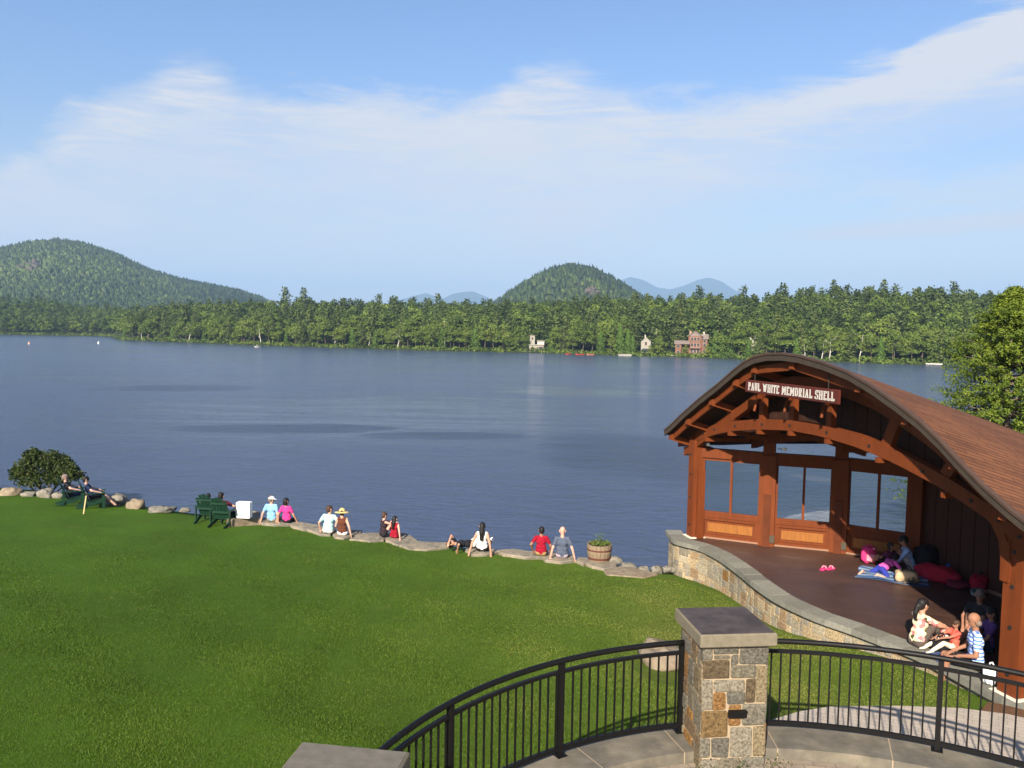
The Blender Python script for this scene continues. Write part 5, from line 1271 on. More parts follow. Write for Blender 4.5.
slab([(497, 550), (512, 548.5), (545, 552.5), (544, 556), (527, 557), (503, 553.5)], 'flat stone under the person in a red shirt', seed=9)
slab([(543, 556), (549, 552.8), (574, 554.5), (576, 559.5), (560, 561), (545, 559.5)], 'flat stone under the bald man in a grey shirt', seed=10)
slab([(576, 560), (578, 556.5), (588, 557.5), (589, 561.5), (583, 563.5)], 'small flat stone just left of the barrel planter', seed=11)
slab([(584, 562.5), (590, 559), (612, 559), (618, 566), (604, 569), (592, 566)], 'flat stone under the barrel planter', seed=12)
slab([(603, 569), (621, 565.5), (640, 569), (658, 573.5), (643, 577), (607, 575)], 'long tan paving stone right of the barrel planter', seed=13, mat=TAN_ROCK, z=1.03)

def boulder(px, py, wpx, hpx, label, seed, mat=None, z=1.0, name='boulder', group='boulders along the lake edge', depth=.8, rz=0):
    rng = np.random.default_rng(seed); p = hit(px, py, z); d = p.y; w = wpx/F*d*1.05; h = hpx/F*d*1.15; mb = MB(); nu, nv = 18, 11; V = []; Fc = []
    ph = rng.uniform(0, 6, 6)
    for j in range(nv):
        t = math.pi*j/(nv-1)
        for i in range(nu):
            a = 2*math.pi*i/nu; x, y, zz = math.sin(t)*math.cos(a), math.sin(t)*math.sin(a), -math.cos(t)
            pw = .62; x = abs(x)**pw*(1 if x > 0 else -1); y = abs(y)**pw*(1 if y > 0 else -1); zz = abs(zz)**.7*(1 if zz > 0 else -1)
            f = 1+.15*math.sin(2*a+ph[0]+2*t)+.10*math.sin(3*a+ph[1]-3*t)+.08*math.sin(4*t+ph[2]+a*2)+rng.normal(0, .018)
            V.append((p.x+x*f*w/2, p.y+w*.3+y*f*w/2*depth, z+zz*h*.62*f+h*.16))
    for j in range(nv-1):
        for i in range(nu): a = j*nu+i; b = j*nu+(i+1) % nu; Fc.append((a, b, b+nu, a+nu))
    mb.add(V, Fc); o = mb.build(name, [mat or ROCKG], smooth=True); tag(o, label, 'boulder', group); return o
boulder(8, 496, 17, 8, 'pale boulder at the far left below the bush', 1, TAN_ROCK)
boulder(27, 497, 13, 5, 'low stone in front of the middle of the bush', 2)
boulder(43, 498, 15, 9, 'tallest boulder in the row below the bush', 3)
boulder(56, 498, 12, 5, 'small stone behind the left green chair', 4)
boulder(114, 504, 19, 9, 'broad grey boulder right of the green chairs with a wooden stake', 5)
boulder(134, 508, 15, 8, 'rounded brown boulder between the broad grey one and the long low one', 6, TAN_ROCK)
boulder(159, 512, 22, 4, 'long low stone where the grass meets open water', 7)
boulder(184, 511, 9, 3, 'tiny stone left of the green chair backs', 17)
boulder(252, 519, 12, 7, 'rounded stone behind the white box', 8)
boulder(615, 563, 13, 6, 'pointed grey rock right beside the barrel planter', 9)
boulder(629, 568, 14, 4, 'pale rounded rock second to the right of the barrel planter', 10)
boulder(644, 571, 11, 4, 'pale rounded rock third to the right of the barrel planter', 11)
boulder(657, 572, 12, 5, 'dark rock left of the wall end', 12)
boulder(668, 571, 9, 4, 'small rock touching the foot of the wall end', 13)
boulder(674, 571, 7, 3, 'pebble sized rock in the corner of the wall end', 14)
# tan block beside the white box
def tan_block():
    mb = MB(); a = hit(224.5, 528.5, 1.0); b = hit(262, 524, 1.0); c = hit(259, 515.5, 1.1); d = hit(226, 519, 1.1)
    zt = 1.27; mb.hexa([a-Vector((0, 0, .2)), b-Vector((0, 0, .2)), Vector((c.x, c.y, .8)), Vector((d.x, d.y, .8)), Vector((a.x+.05, a.y+.08, zt)), Vector((b.x-.1, b.y+.1, zt-.12)), Vector((c.x, c.y, zt-.05)), Vector((d.x+.05, d.y, zt+.02))])
    o = mb.build('stone_block', [TAN_ROCK]); tag(o, 'tan block of stone that carries the white box', 'stone')
tan_block()
boulder(665, 662, 40, 12, 'big flat topped tan boulder on the lawn behind the stone pier', 21, TAN_ROCK, z=1.62, name='boulder', group='x', depth=1.6)['group'] = 'boulders on the lawn'

# ================================================================== GREEN CHAIRS
def make_chair():
    t = thing('garden_chair', 'x', 'chair', (0, 0, 0), 'green slatted garden chairs')
    def part(nm, fn): m = MB(); fn(m); return m.build(nm, [DKGREEN], t, world=False)
    def back(m):
        for k in range(5):
            x = (k-2)*.112; top = 1.02-.035*(k-2)**2
            m.beam((x*.9, -.20, .24), (x*1.08, -.20-.34*(top-.24)/.76, top), .10, .022, upv=(0, 1, 0))
        m.beam((-.29, -.365, .50), (.29, -.365, .50), .03, .07); m.beam((-.27, -.475, .80), (.27, -.475, .80), .03, .06)
    part('backrest', back)
    part('seat', lambda m: [m.beam((-.28, y, .27+(y+.25)*.20), (.28, y, .27+(y+.25)*.20), .085, .022) for y in np.arange(-.20, .30, .095)])
    for s in (-1, 1):
        part('armrest', lambda m: m.box((s*.335, -.03, .565), (.13, .74, .024), bev=.006))
        part('leg', lambda m: m.box((s*.30, .24, .275), (.03, .10, .55)))
        part('leg', lambda m: m.beam((s*.285, .30, .33), (s*.285, -.62, .03), .03, .11))
        part('leg', lambda m: m.box((s*.335, -.36, .34), (.03, .07, .43)))
    return t
def copy_tree(o, parent=None):
    c = o.copy(); COL.objects.link(c); c.parent = parent
    for ch in list(o.children): copy_tree(ch, c)
    return c
ch0 = make_chair(); spots = []
for i, (px, py, h, lab) in enumerate([(206, 521.0, -3, 'dark green slatted garden chair facing the lake, left of the pair near the white box'), (222, 526.5, -12, 'dark green slatted garden chair facing the lake, right of the pair beside the white box'),
                                      (69, 506, -62, 'dark green slatted garden chair turned sideways, in front of the bush'), (90, 508.5, -62, 'dark green slatted garden chair turned sideways, behind the wooden stake')]):
    o = ch0 if i == 0 else copy_tree(ch0); p = hit(px, py, 1.05); z = lawn_z(p.x, p.y+.4); o.location = (p.x, p.y+.40, z); o.rotation_euler = (0, 0, R_(h)); o['label'] = lab; spots.append((p.x, p.y+.40, z, h))
seat = dict(pel=(0, -.10, .40), lean=(0, -.42, 1), head=(0, .15, 1), hands=((-.32, .12, .60), (.32, .12, .60)), feet=((-.12, .62, .09), (.12, .62, .09)))
C_NAVY = cloth('navy', (.012, .02, .05)); C_BLK = cloth('black', (.015, .015, .018)); C_MAR = cloth('maroon', (.10, .012, .02))
x, y, z, h = spots[1]; person('person in dark red leaning back in the green chair beside the white box', (x, y, z), h, shirt=C_MAR, pants=C_BLK, skin=SKINP, **seat)
x, y, z, h = spots[0]; person('person in a pale shirt low in the left green chair near the white box', (x, y, z), h, shirt=cloth('pale', (.55, .62, .68)), pants=C_NAVY, skin=SKINP, **{**seat, 'lean': (0.05, -.30, 1), 'pel': (0, -.08, .33)}, S=.86)
x, y, z, h = spots[2]; person('person in black shorts reclining in the green chair by the bush', (x, y, z), h, shirt=C_BLK, pants=C_NAVY, skin=SKINP, hairmat=HAIR_G, **seat)
x, y, z, h = spots[3]; person('person in dark clothes reclining in the green chair behind the stake', (x, y, z), h, shirt=C_NAVY, pants=C_BLK, skin=SKINP, **seat)
def stake():
    p = hit(83, 514, 1.1); zb = lawn_z(p.x, p.y); m = MB(); m.beam((p.x, p.y, zb-.1), (p.x+.10, p.y+.03, zb+.62), .035, .035); o = m.build('wooden_stake', [pmat('raw_pine', (.50, .40, .20), .8, .15, 10)]); tag(o, 'thin pale wooden stake driven into the grass by the green chairs', 'stake')
stake()
def white_box():
    p = hit(243, 518.5, 1.26); m = MB(); m.box((p.x, p.y+.12, 1.255+.265), (.45, .24, .53), R_(-4), bev=.02); o = m.build('white_box', [pmat('white_card', (.85, .85, .84), .7, .03, 5)])
    tag(o, 'plain white upright box on the tan stone block', 'box')
white_box()

# ================================================================== PEOPLE ON THE LAKE EDGE
ZS = 1.055
def at(px, py, z=ZS): p = hit(px, py, z); return (p.x, p.y, p.z)
person('man in light blue shirt and white cap sitting on the stone edge', at(272, 521.5), -4, shirt=cloth('skyblue', (.20, .38, .58)), pants=cloth('khaki', (.2, .17, .12)), skin=SKINP, look=(.75, .7, -.1), head=(.05, .12, 1), hands=((-.33, -.12, .04), (.20, -.05, .05)), hairmat=HAIR_G, hat=('cap', WHITE))
person('woman in a hot pink top with dark hair in a bob', at(287, 522.5), -14, shirt=cloth('pink', (.52, .04, .20)), pants=C_BLK, skin=SKIN, female=True, hair='bob', look=(.5, .9, -.1), hands=((-.26, -.10, .05), (.30, .10, .05)), S=.94)
person('man in a pale aqua shirt with his arm round the woman in a straw hat', at(328, 533), 4, shirt=cloth('aqua', (.36, .56, .57)), pants=cloth('stone', (.45, .47, .42)), skin=SKINP, look=(.8, .6, -.1), lean=(.10, -.04, 1), hands=((-.26, .12, .10), (.42, .02, .52)), pole_arm=((-1, -.5, .1), (.2, -.6, -.5)), hairmat=HAIR_BR)
person('woman in a wide straw hat with brown top and white skirt', at(342.5, 535), -4, shirt=cloth('brown', (.10, .035, .02)), pants=cloth('white2', (.78, .72, .70)), skin=SKINP, female=True, sleeve='none', hair='short', hairmat=HAIR_BR, look=(-.1, 1, -.35), hands=((-.18, .20, .12), (.30, -.10, .03)), hat=('straw', cloth('straw', (.55, .42, .17))), S=.95)
person('girl in a dark swimsuit with brown hair in a bun sitting sideways', at(383, 537), -52, shirt=cloth('swim', (.03, .02, .025)), pants=C_BLK, skin=SKINP, female=True, sleeve='none', legs='bare', hair='bun', hairmat=HAIR_BR, look=(0, 1, -.5), head=(0, .30, 1), lean=(0, .05, 1), hands=((-.05, .42, .42), (.14, .42, .38)), feet=((-.12, .42, .07), (.15, .36, .07)), S=.86, shoes=SKINP)
person('girl in a red top with long dark hair leaning on her hand', at(394, 538), -12, shirt=cloth('red', (.25, .010, .022)), pants=cloth('red2', (.30, .012, .03)), skin=SKINP, female=True, sleeve='none', legs='bare', hair='long', hairmat=HAIR_B, lean=(.10, -.10, 1), look=(.4, .9, -.2), hands=((-.12, .2, .2), (.26, -.18, .03)), S=.78, shoes=SKINP)
person('man in black lying on his back with an arm over his head', at(472, 547.5, 1.06), 0, pel=(0, 0, .12), lean=(-.93, -.36, .05), side=(.3, -.9, .1), head=(-.95, -.25, .15), look=(.1, -.2, 1), hands=((-.66, -.30, .24), (-.40, -.42, .04)), pole_arm=((-.2, .5, 1), (0, -1, .3)), feet=((.55, .30, .10), (.50, .52, .10)), pole_leg=((0, 0, 1), (0, 0, 1)), shirt=C_BLK, pants=cloth('white3', (.72, .70, .64)), skin=SKIN, hair='short', toes=(.5, .6, .6))
person('woman in a white top with very long black hair leaning back on her hands', at(482, 551), -2, shirt=cloth('white4', (.78, .76, .72)), pants=C_BLK, skin=SKIN, female=True, sleeve='none', hair='long', lean=(0, -.16, 1), head=(.05, -.02, 1), hands=((-.36, -.30, .02), (.28, -.28, .02)), S=1.0)
person('person in a red shirt with short black hair seen from behind', at(541, 555.5), -6, shirt=cloth('red3', (.25, .008, .022)), pants=cloth('khaki2', (.28, .19, .08)), skin=SKIN2, lean=(0, .03, 1), look=(-.15, 1, -.2), hands=((-.24, .02, .16), (.26, .18, .12)), S=.95)
person('bald man in a grey blue shirt leaning on his hands', at(562, 557.5), -3, shirt=cloth('greyblue', (.075, .09, .13)), pants=cloth('lilac', (.33, .27, .32)), skin=SKINP, hair=None, hands=((-.33, -.10, .03), (.36, -.14, .03)), S=1.04)

# ------------------------------------------------------------------ barrel planter
def planter():
    p = hit(600, 562, 1.05); t = thing('barrel_planter', 'half barrel planter with rusty hoops and green plants on the lake edge', 'planter', (p.x, p.y+.25, 1.05))
    R0, R1, H = .30, .355, .46; m = MB(); n = 20
    for k in range(n):
        a0 = 2*math.pi*k/n+.012; a1 = 2*math.pi*(k+1)/n-.012; P = []
        for z, r in ((0, R0), (H*.5, (R0+R1)/2+.02), (H, R1)):
            for a, q in ((a0, r), (a1, r), (a1, r-.03), (a0, r-.03)): P.append((q*math.cos(a), q*math.sin(a), z))
        m.add(P, [(3, 2, 1, 0), (8, 9, 10, 11)]+[(i*4+k2, i*4+(k2+1) % 4, i*4+4+(k2+1) % 4, i*4+4+k2) for i in range(2) for k2 in range(4)])
    m.build('staves', [BARREL], t, world=False)
    for z, w in ((.05, .05), (.29, .045)):
        r = R0+(R1-R0)*z/H+.018; m = MB(); m.lathe((0, 0, z), [(r-.015, 0), (r, 0), (r+.004+(R1-R0)*w/H, w), (r-.015, w)], 24); m.build('hoop', [HOOP], t, smooth=False, world=False)
    m = MB(); m.lathe((0, 0, H-.05), [(R1-.04, 0), (R1-.045, .012), (.02, .03)], 20); m.build('soil', [pmat('potting_soil', (.05, .03, .02), .95, .3, 20)], t, world=False)
    rng = np.random.default_rng(8); C = []; N = []
    for k in range(420):
        a = rng.uniform(0, 6.28); r = R1*.85*math.sqrt(rng.random()); C.append((r*math.cos(a)+.03, r*math.sin(a), H+rng.uniform(-.03, .05)+.03*rng.random())); N.append((0, 0, 1))
    for k in range(60):
        h = rng.uniform(.05, .30); C.append((rng.normal(.02, .03+h*.18), rng.normal(0, .03+h*.18), H+h)); N.append((0, 0, 1))
    link('plants', mesh('plants', leaf_quads(np.array(C), np.array(N, float), .042, rng, .7), quad_idx(len(C)), [leaf_mat('leaf_planter', (.04, .07, .012), (.09, .14, .025), (.15, .20, .04))], tint=rng.uniform(0, 1, len(C))), t)
planter()

# ================================================================== PEOPLE AND THINGS ON THE STAGE
ZF = ZD+.004
FLORAL = bpy.data.materials.new('cloth_floral'); FLORAL.use_nodes = True
def floral():
    t = NT(FLORAL.node_tree); b = t.n['Principled BSDF']; b.inputs['Roughness'].default_value = .9; tc = t.node('ShaderNodeTexCoord').outputs['Object']
    v = t.node('ShaderNodeTexVoronoi'); t.put(v.inputs['Vector'], tc); v.inputs['Scale'].default_value = 15
    sx = t.node('ShaderNodeSeparateColor'); t.l.new(v.outputs['Color'], sx.inputs[0])
    t.put(b.inputs['Base Color'], t.ramp(sx.outputs[0], [(0, (.65, .55, .35)), (.30, (.72, .22, .22)), (.48, (.70, .60, .38)), (.62, (.06, .06, .02)), (.74, (.55, .14, .14)), (.86, (.75, .62, .40))], 'CONSTANT'))
floral()
STRIPE = bpy.data.materials.new('cloth_striped'); STRIPE.use_nodes = True
def stripe():
    t = NT(STRIPE.node_tree); b = t.n['Principled BSDF']; b.inputs['Roughness'].default_value = .9; tc = t.node('ShaderNodeTexCoord').outputs['Object']
    sx = t.node('ShaderNodeSeparateXYZ'); t.l.new(tc, sx.inputs[0]); f = t.math('FRACT', t.math('MULTIPLY', sx.outputs[2], 17))
    t.put(b.inputs['Base Color'], t.mix(t.smooth(f, .42, .55), (.08, .19, .58), (.55, .64, .78)))
stripe()
knees = dict(feet=((-.10, .46, .07), (.10, .46, .07)), pole_leg=((-.1, .2, 1), (.1, .2, 1)))
person('woman in a floral blouse with a black ponytail sitting on the coping', (7.44, 14.72, ZF+.012), -72, shirt=FLORAL, pants=cloth('taupe', (.085, .065, .055)), skin=SKIN, female=True, hair='pony', lean=(0, .16, 1), head=(0, .12, 1), look=(.15, 1, -.2), hands=((-.05, .60, .34), (.16, .62, .30)), legs='long', shoes=SKIN, **knees)
person('bald man in a blue and white striped shirt with his legs over the wall', (7.98, 13.78, ZF+.012), 72, shirt=STRIPE, pants=C_BLK, skin=SKIN2, hair='fringe', hairmat=HAIR_G, lean=(-.02, .05, 1), head=(-.1, .22, 1), look=(-.1, 1, -.35), hands=((-.15, .30, .22), (.12, .32, .22)), feet=((-.08, .52, -.30), (.13, .54, -.32)), sleeve='short', S=1.10)
person('small child in cream trousers between the woman in florals and the man in stripes', (7.98, 14.50, ZF), 95, shirt=cloth('redwhite', (.55, .10, .07)), pants=cloth('cream', (.70, .60, .45)), skin=SKIN2, hair='short', hairmat=HAIR_BR, hands=((-.05, .35, .25), (.1, .35, .22)), legs='long', S=.62, **knees)
person('grey haired person sitting in the shade behind the man in stripes', (8.95, 15.45, ZF), 140, shirt=cloth('darkgrey', (.035, .032, .035)), pants=C_BLK, skin=SKIN2, hair='short', hairmat=HAIR_G, hands=((-.2, .3, .2), (.2, .3, .2)), S=.95, **knees)
person('person in a purple top half hidden by the right hand post', (8.62, 14.55, ZF), 80, shirt=cloth('purple', (.10, .045, .16)), pants=C_NAVY, skin=SKIN2, hair='bob', female=True, hands=((-.2, .3, .2), (.2, .3, .2)), S=.92, **knees)
person('child in a pink top and blue skirt leaning forward on a towel', (8.86, 19.38, ZF+.01), -62, shirt=cloth('pink2', (.62, .10, .38)), pants=cloth('blue', (.03, .04, .26)), skin=SKINP, female=True, hair='bob', lean=(.1, .95, .42), head=(0, .8, .5), look=(0, .8, -.6), hands=((-.22, .62, .04), (.24, .52, .04)), feet=((-.15, -.48, .07), (.2, -.40, .07)), pole_leg=((0, 1, -.2), (0, 1, -.2)), S=.78, toes=(0, -1, -.2), shoes=SKINP)
person('dark haired adult in a light blue shirt bending over the bags on the stage', (9.70, 19.62, ZF), 75, shirt=cloth('denimblue', (.22, .32, .52)), pants=cloth('greypants', (.30, .28, .28)), skin=SKIN2, hair='short', lean=(0, .35, 1), look=(0, .8, -.6), head=(0, .35, 1), hands=((-.15, .50, .12), (.15, .50, .15)), sleeve='long', S=1.0, **knees)
person('child in dark clothes sitting close in front of the adult in light blue', (9.20, 19.75, ZF), 20, shirt=cloth('plum', (.07, .02, .05)), pants=C_BLK, skin=SKIN2, hair='bob', look=(.6, -.6, -.3), hands=((-.1, .3, .15), (.15, .3, .15)), S=.72, **knees)

def lump(name, x, y, w, d, h, label, cat, mat, seed=0, rz=0, z=ZF, parts=None, boxy=.7):
    rng = np.random.default_rng(seed); t = thing(name, label, cat, (x, y, z), None, rz); ph = rng.uniform(0, 6, 6); V = []; Fc = []; nu, nv = 22, 12
    for j in range(nv):
        tt = math.pi*j/(nv-1)
        for i in range(nu):
            a = 2*math.pi*i/nu; X, Y, Z = math.sin(tt)*math.cos(a), math.sin(tt)*math.sin(a), -math.cos(tt)
            X = math.copysign(abs(X)**boxy, X); Y = math.copysign(abs(Y)**boxy, Y); Z = math.copysign(abs(Z)**.6, Z)
            f = 1+.07*math.sin(3*a+ph[0]+3*tt)+.06*math.sin(5*a+ph[1]-2*tt)+.05*math.sin(7*a+ph[2]+5*tt)
            V.append((X*f*w/2, Y*f*d/2, max(0, (Z*.5*f+.5))*h))
    for j in range(nv-1):
        for i in range(nu): a = j*nu+i; b = j*nu+(i+1) % nu; Fc.append((a, b, b+nu, a+nu))
    link('body', mesh('body', V, Fc, [mat], smooth=True), t)
    return t
def handle(t, w, h0, h1, mat, y=0):
    m = MB(); m.tube([(-w/2, y, h0), (-w*.42, y, (h0+h1)/2), (-w*.2, y, h1), (w*.2, y, h1), (w*.42, y, (h0+h1)/2), (w/2, y, h0)], .012, 6); m.build('handle', [mat], t, world=False)
C_HOT = cloth('hotpink', (.55, .04, .16)); C_REDB = cloth('redbag', (.28, .012, .03))
t = lump('backpack', 8.93, 20.25, .34, .24, .42, 'pink backpack standing on the stage floor by the windows', 'backpack', C_HOT, 3); handle(t, .12, .40, .47, C_HOT)
m = MB(); m.box((0, -.12, .16), (.22, .06, .18), bev=.03); m.build('pocket', [cloth('palepink', (.70, .25, .33))], t, world=False); m = MB(); m.box((.02, -.04, .37), (.16, .10, .03), .3, bev=.01); m.build('flap', [WHITE], t, world=False)
t = lump('tote_bag', 9.10, 18.62, .50, .26, .30, 'patterned black and tan bag beside the towel', 'bag', cloth('leopard', (.45, .33, .20), col2=(.02, .02, .02)), 5, -.3); handle(t, .22, .26, .40, C_BLK)
t = lump('duffel_bag', 10.05, 19.60, .60, .50, .62, 'big rounded black bag against the plank wall', 'bag', C_BLK, 6, .4); handle(t, .2, .58, .66, C_BLK)
t = lump('sleeping_bag', 9.90, 18.80, .95, .42, .36, 'dark red padded sleeping bag spread on the stage', 'sleeping bag', C_REDB, 7, -.9)
t = lump('rucksack', 10.45, 19.25, .34, .30, .34, 'small blue rucksack left of the pile of dark bags', 'backpack', cloth('blue2', (.04, .09, .25)), 8); handle(t, .1, .3, .38, C_BLK)
t = lump('holdall', 10.55, 18.20, .55, .36, .34, 'crimson holdall in the darkest corner of the stage', 'bag', C_REDB, 9, .6); handle(t, .2, .3, .40, C_BLK)
t = lump('jacket', 10.15, 18.35, .55, .45, .16, 'crumpled dark jacket in front of the crimson holdall', 'jacket', cloth('wine', (.12, .015, .03)), 10, .2, boxy=.9)
t = lump('jacket', 10.30, 17.85, .50, .30, .12, 'teal and white crumpled clothes nearest the right hand post', 'clothes', cloth('teal', (.05, .09, .09), col2=(.45, .45, .42)), 11, .9, boxy=.9)
t = lump('handbag', 7.78, 14.55, .36, .24, .22, 'black soft handbag between the knees of the woman in florals and the child', 'bag', C_BLK, 12, .3); handle(t, .2, .18, .32, C_BLK)
t = lump('shopping_bag', 7.84, 13.10, .24, .18, .30, 'white plastic bag on the coping beside the striped shirt man', 'bag', WHITE, 13, .3, z=ZF+.012); handle(t, .12, .27, .36, WHITE)
t = lump('towel', 7.96, 14.75, .22, .12, .34, 'red and white towel held up beside the small child', 'towel', cloth('towelred', (.65, .55, .48), col2=(.60, .05, .04)), 14, .3, boxy=.8)
def blanket(x, y, w, d, rz, label, cols, seed):
    rng = np.random.default_rng(seed); n = 22; V = []; Fc = []
    for i in range(n):
        for j in range(n):
            u, v = i/(n-1)-.5, j/(n-1)-.5; V.append((u*w*(1+.05*math.sin(v*9)), v*d*(1+.06*math.sin(u*8)), .012+.020*(1+math.sin(u*14+v*6+seed))*(.5+.5*math.sin(v*11+u*3))))
    k = len(V); V += [(a, b, 0) for a, b, c in V]
    for i in range(n-1):
        for j in range(n-1): a = i*n+j; Fc += [(a, a+n, a+n+1, a+1), (k+a, k+a+1, k+a+n+1, k+a+n)]
    m = bpy.data.materials.new('blanket_cloth'); m.use_nodes = True; t = NT(m.node_tree); b = t.n['Principled BSDF']; b.inputs['Roughness'].default_value = .95
    tc = t.node('ShaderNodeTexCoord').outputs['Object']; sx = t.node('ShaderNodeSeparateXYZ'); t.l.new(tc, sx.inputs[0]); f = t.math('FRACT', t.math('MULTIPLY', sx.outputs[1], 4))
    t.put(b.inputs['Base Color'], t.ramp(f, [(0, cols[0]), (.45, cols[1]), (.8, cols[2])], 'CONSTANT'))
    o = link('blanket', mesh('blanket', V, Fc, [m], smooth=True), None, (x, y, ZF)); o.rotation_euler = (0, 0, rz); tag(o, label, 'blanket')
blanket(9.05, 19.15, 1.5, 1.1, -.5, 'blue and white striped towel spread under the child in pink', ((.035, .085, .20), (.22, .29, .38), (.05, .11, .24)), 1)
blanket(7.62, 14.25, .5, .5, .3, 'small dark blue cloth on the coping in front of the child', ((.03, .05, .12), (.04, .07, .16), (.03, .05, .12)), 2)
def sandals():
    for i, (dx, dy, rz, lab) in enumerate([(0, 0, .5, 'pink sandal lying alone on the bare stage floor, left of its pair'), (.17, .03, .2, 'pink sandal lying alone on the bare stage floor, right of its pair')]):
        t = thing('sandal', lab, 'sandal', (7.58+dx, 19.62+dy, ZF), 'pair of pink sandals', rz-1.2)
        m = MB(); m.prism([(-.05, -.13), (.05, -.13), (.055, 0), (.065, .10), (.03, .15), (-.04, .15), (-.065, .08), (-.055, 0)], 0, .03); m.build('sole', [C_HOT], t, world=False)
        m = MB(); m.tube([(-.055, .03, .02), (-.03, .05, .07), (.03, .05, .07), (.055, .03, .02)], .016, 6); m.build('strap', [cloth('palepink', (.70, .25, .33))], t, world=False)
sandals()

# ================================================================== FAR SHORE BUILDINGS AND BOATS
F_WHITE = pmat('far_white', (.27, .255, .215), .8, .12, .8); F_BROWN = pmat('far_brown', (.155, .078, .05), .8, .25, .8); F_TRIM = pmat('far_trim', (.30, .19, .14), .8, .1, .8)
F_WIN = pmat('far_window', (.03, .035, .04), .2, .1, 1, spec=.6); F_ROOF = pmat('far_roof', (.19, .15, .13), .85, .15, 1.0); F_STONE = pmat('far_stone', (.34, .31, .26), .9, .2, .8); F_GREY = pmat('far_dock', (.42, .40, .36), .85, .15, 1)
class Far:
    def __init__(s, name, label, cat, c, t, z=0.0, rz=0.0):
        D = lerp_tab(DTAB, c)+t; x, y = polar(c, D); s.k = D/F; s.t = thing(name, label, cat, (x, y, z), None, -col_az(c)+rz)
    def box(s, nm, x0, x1, y0, y1, z0, z1, mat, parent=None):
        m = MB(); m.box(((x0+x1)/2, (y0+y1)/2, (z0+z1)/2), (x1-x0, y1-y0, z1-z0)); return m.build(nm, [mat], parent or s.t, world=False)
    def gable(s, x0, x1, y0, y1, z0, h, mat, side='x', over=.35, parent=None):
        m = MB(); th = .18
        if side == 'y':   # ridge runs away from the viewer, gable faces the lake
            c = (x0+x1)/2
            for a in (-1, 1):
                e = x0-over if a < 0 else x1+over; P = [(e, y0-over, z0-over*.5), (c, y0-over, z0+h), (c, y1+over, z0+h), (e, y1+over, z0-over*.5)]
                m.hexa([Vector(p) for p in P]+[Vector(p)+Vector((0, 0, th)) for p in P])
            m.add([(x0, y0, z0), (x1, y0, z0), (c, y0, z0+h), (x0, y1, z0), (x1, y1, z0), (c, y1, z0+h)], [(0, 1, 2), (5, 4, 3)])
        else:
            c = (y0+y1)/2
            for a in (-1, 1):
                e = y0-over if a < 0 else y1+over; P = [(x0-over, e, z0-over*.5), (x1+over, e, z0-over*.5), (x1+over, c, z0+h), (x0-over, c, z0+h)]
                m.hexa([Vector(p) for p in P]+[Vector(p)+Vector((0, 0, th)) for p in P])
            m.add([(x0, y0, z0), (x0, y1, z0), (x0, c, z0+h), (x1, y0, z0), (x1, y1, z0), (x1, c, z0+h)], [(0, 1, 2), (5, 4, 3)])
        return m.build('roof', [mat], parent or s.t, world=False)
    def win(s, x, z, w, h, y, trim=None, parent=None):
        f = s.box('window', x-w/2-.12, x+w/2+.12, y-.06, y-.003, z-h/2-.12, z+h/2+.12, trim or F_TRIM, parent); s.box('pane', x-w/2, x+w/2, y-.09, y-.063, z-h/2, z+h/2, F_WIN, f)
b = Far('boathouse', 'white boathouse with a stair tower and flat deck on the far shore', 'boathouse', 536, 2.0)
b.box('wall', -2.6, 2.4, 0, 5, 0.1, 2.7, F_WHITE); b.box('roof_deck', -2.7, 2.6, -.3, 5.2, 2.71, 2.95, F_WHITE); b.box('tower', -2.4, -.7, 1.2, 3.2, 2.96, 6.0, F_WHITE); b.box('tower_roof', -2.6, -.5, 1.0, 3.4, 6.01, 6.2, F_ROOF)
b.box('upper_room', .2, 2.6, 1.0, 4, 2.96, 4.0, F_GREY); b.box('canopy', 0.0, 2.8, .8, 4.2, 4.01, 4.3, F_WHITE); b.win(-1.5, 1.5, .9, .9, 0); b.win(1.4, 1.3, 1.5, 1.6, 0); b.win(-1.55, 5.0, .5, .7, 1.2); b.box('dock', -6.2, -2.65, .2, 2.2, .2, .5, F_WHITE)
b = Far('cottage', 'small white gabled cottage on the bank of the far shore', 'cottage', 645, 7.0, 1.0)
b.box('wall', -1.6, 1.6, 0, 4, 0, 3.6, F_WHITE); b.gable(-1.6, 1.6, 0, 4, 3.6, 1.5, F_WHITE, 'y', .15); b.win(0, 3.1, .6, 1.0, 0); b.box('opening_shade', -1.2, 1.3, -.06, -.003, .2, 1.4, F_WIN); b.box('chimney', -.5, -.1, 2, 2.4, 4.8, 6.0, F_STONE)  # lower opening is a flat dark panel, its shade put into the colour
b = Far('lodge', 'three storey brown wooden lodge with gables and chimneys on the far shore', 'house', 697, 7.0, .9)
b.box('wall', -3.1, 1.2, 0, 6, 0, 6.0, F_BROWN); b.box('wall', 1.202, 3.0, .8, 6, 0, 5.2, F_BROWN); b.gable(-3.1, 1.2, 0, 6, 6.0, 1.6, F_ROOF, 'y'); b.gable(1.2, 3.0, .8, 6, 5.2, 1.3, F_ROOF, 'x')
b.box('chimney', -2.8, -2.2, 1.2, 2.0, 5.6, 7.7, F_TRIM); b.box('chimney', 1.6, 2.1, 3.0, 3.6, 5.6, 7.5, F_STONE)
for z in (1.1, 3.1, 5.0):
    for x in (-1.9, -.9, .1): b.win(x, z, .75, 1.05, 0)
    b.win(2.1, min(z, 4.4), .8, 1.0, .8)
b.box('balcony', -2.6, .8, -1.0, -.01, 2.05, 2.25, F_TRIM); b.box('balcony', -2.6, .8, -1.0, -.01, .05, .25, F_TRIM)
b = Far('lodge_annex', 'two storey brown annex with a low roof left of the lodge on the far shore', 'house', 680, 3.5, .3)
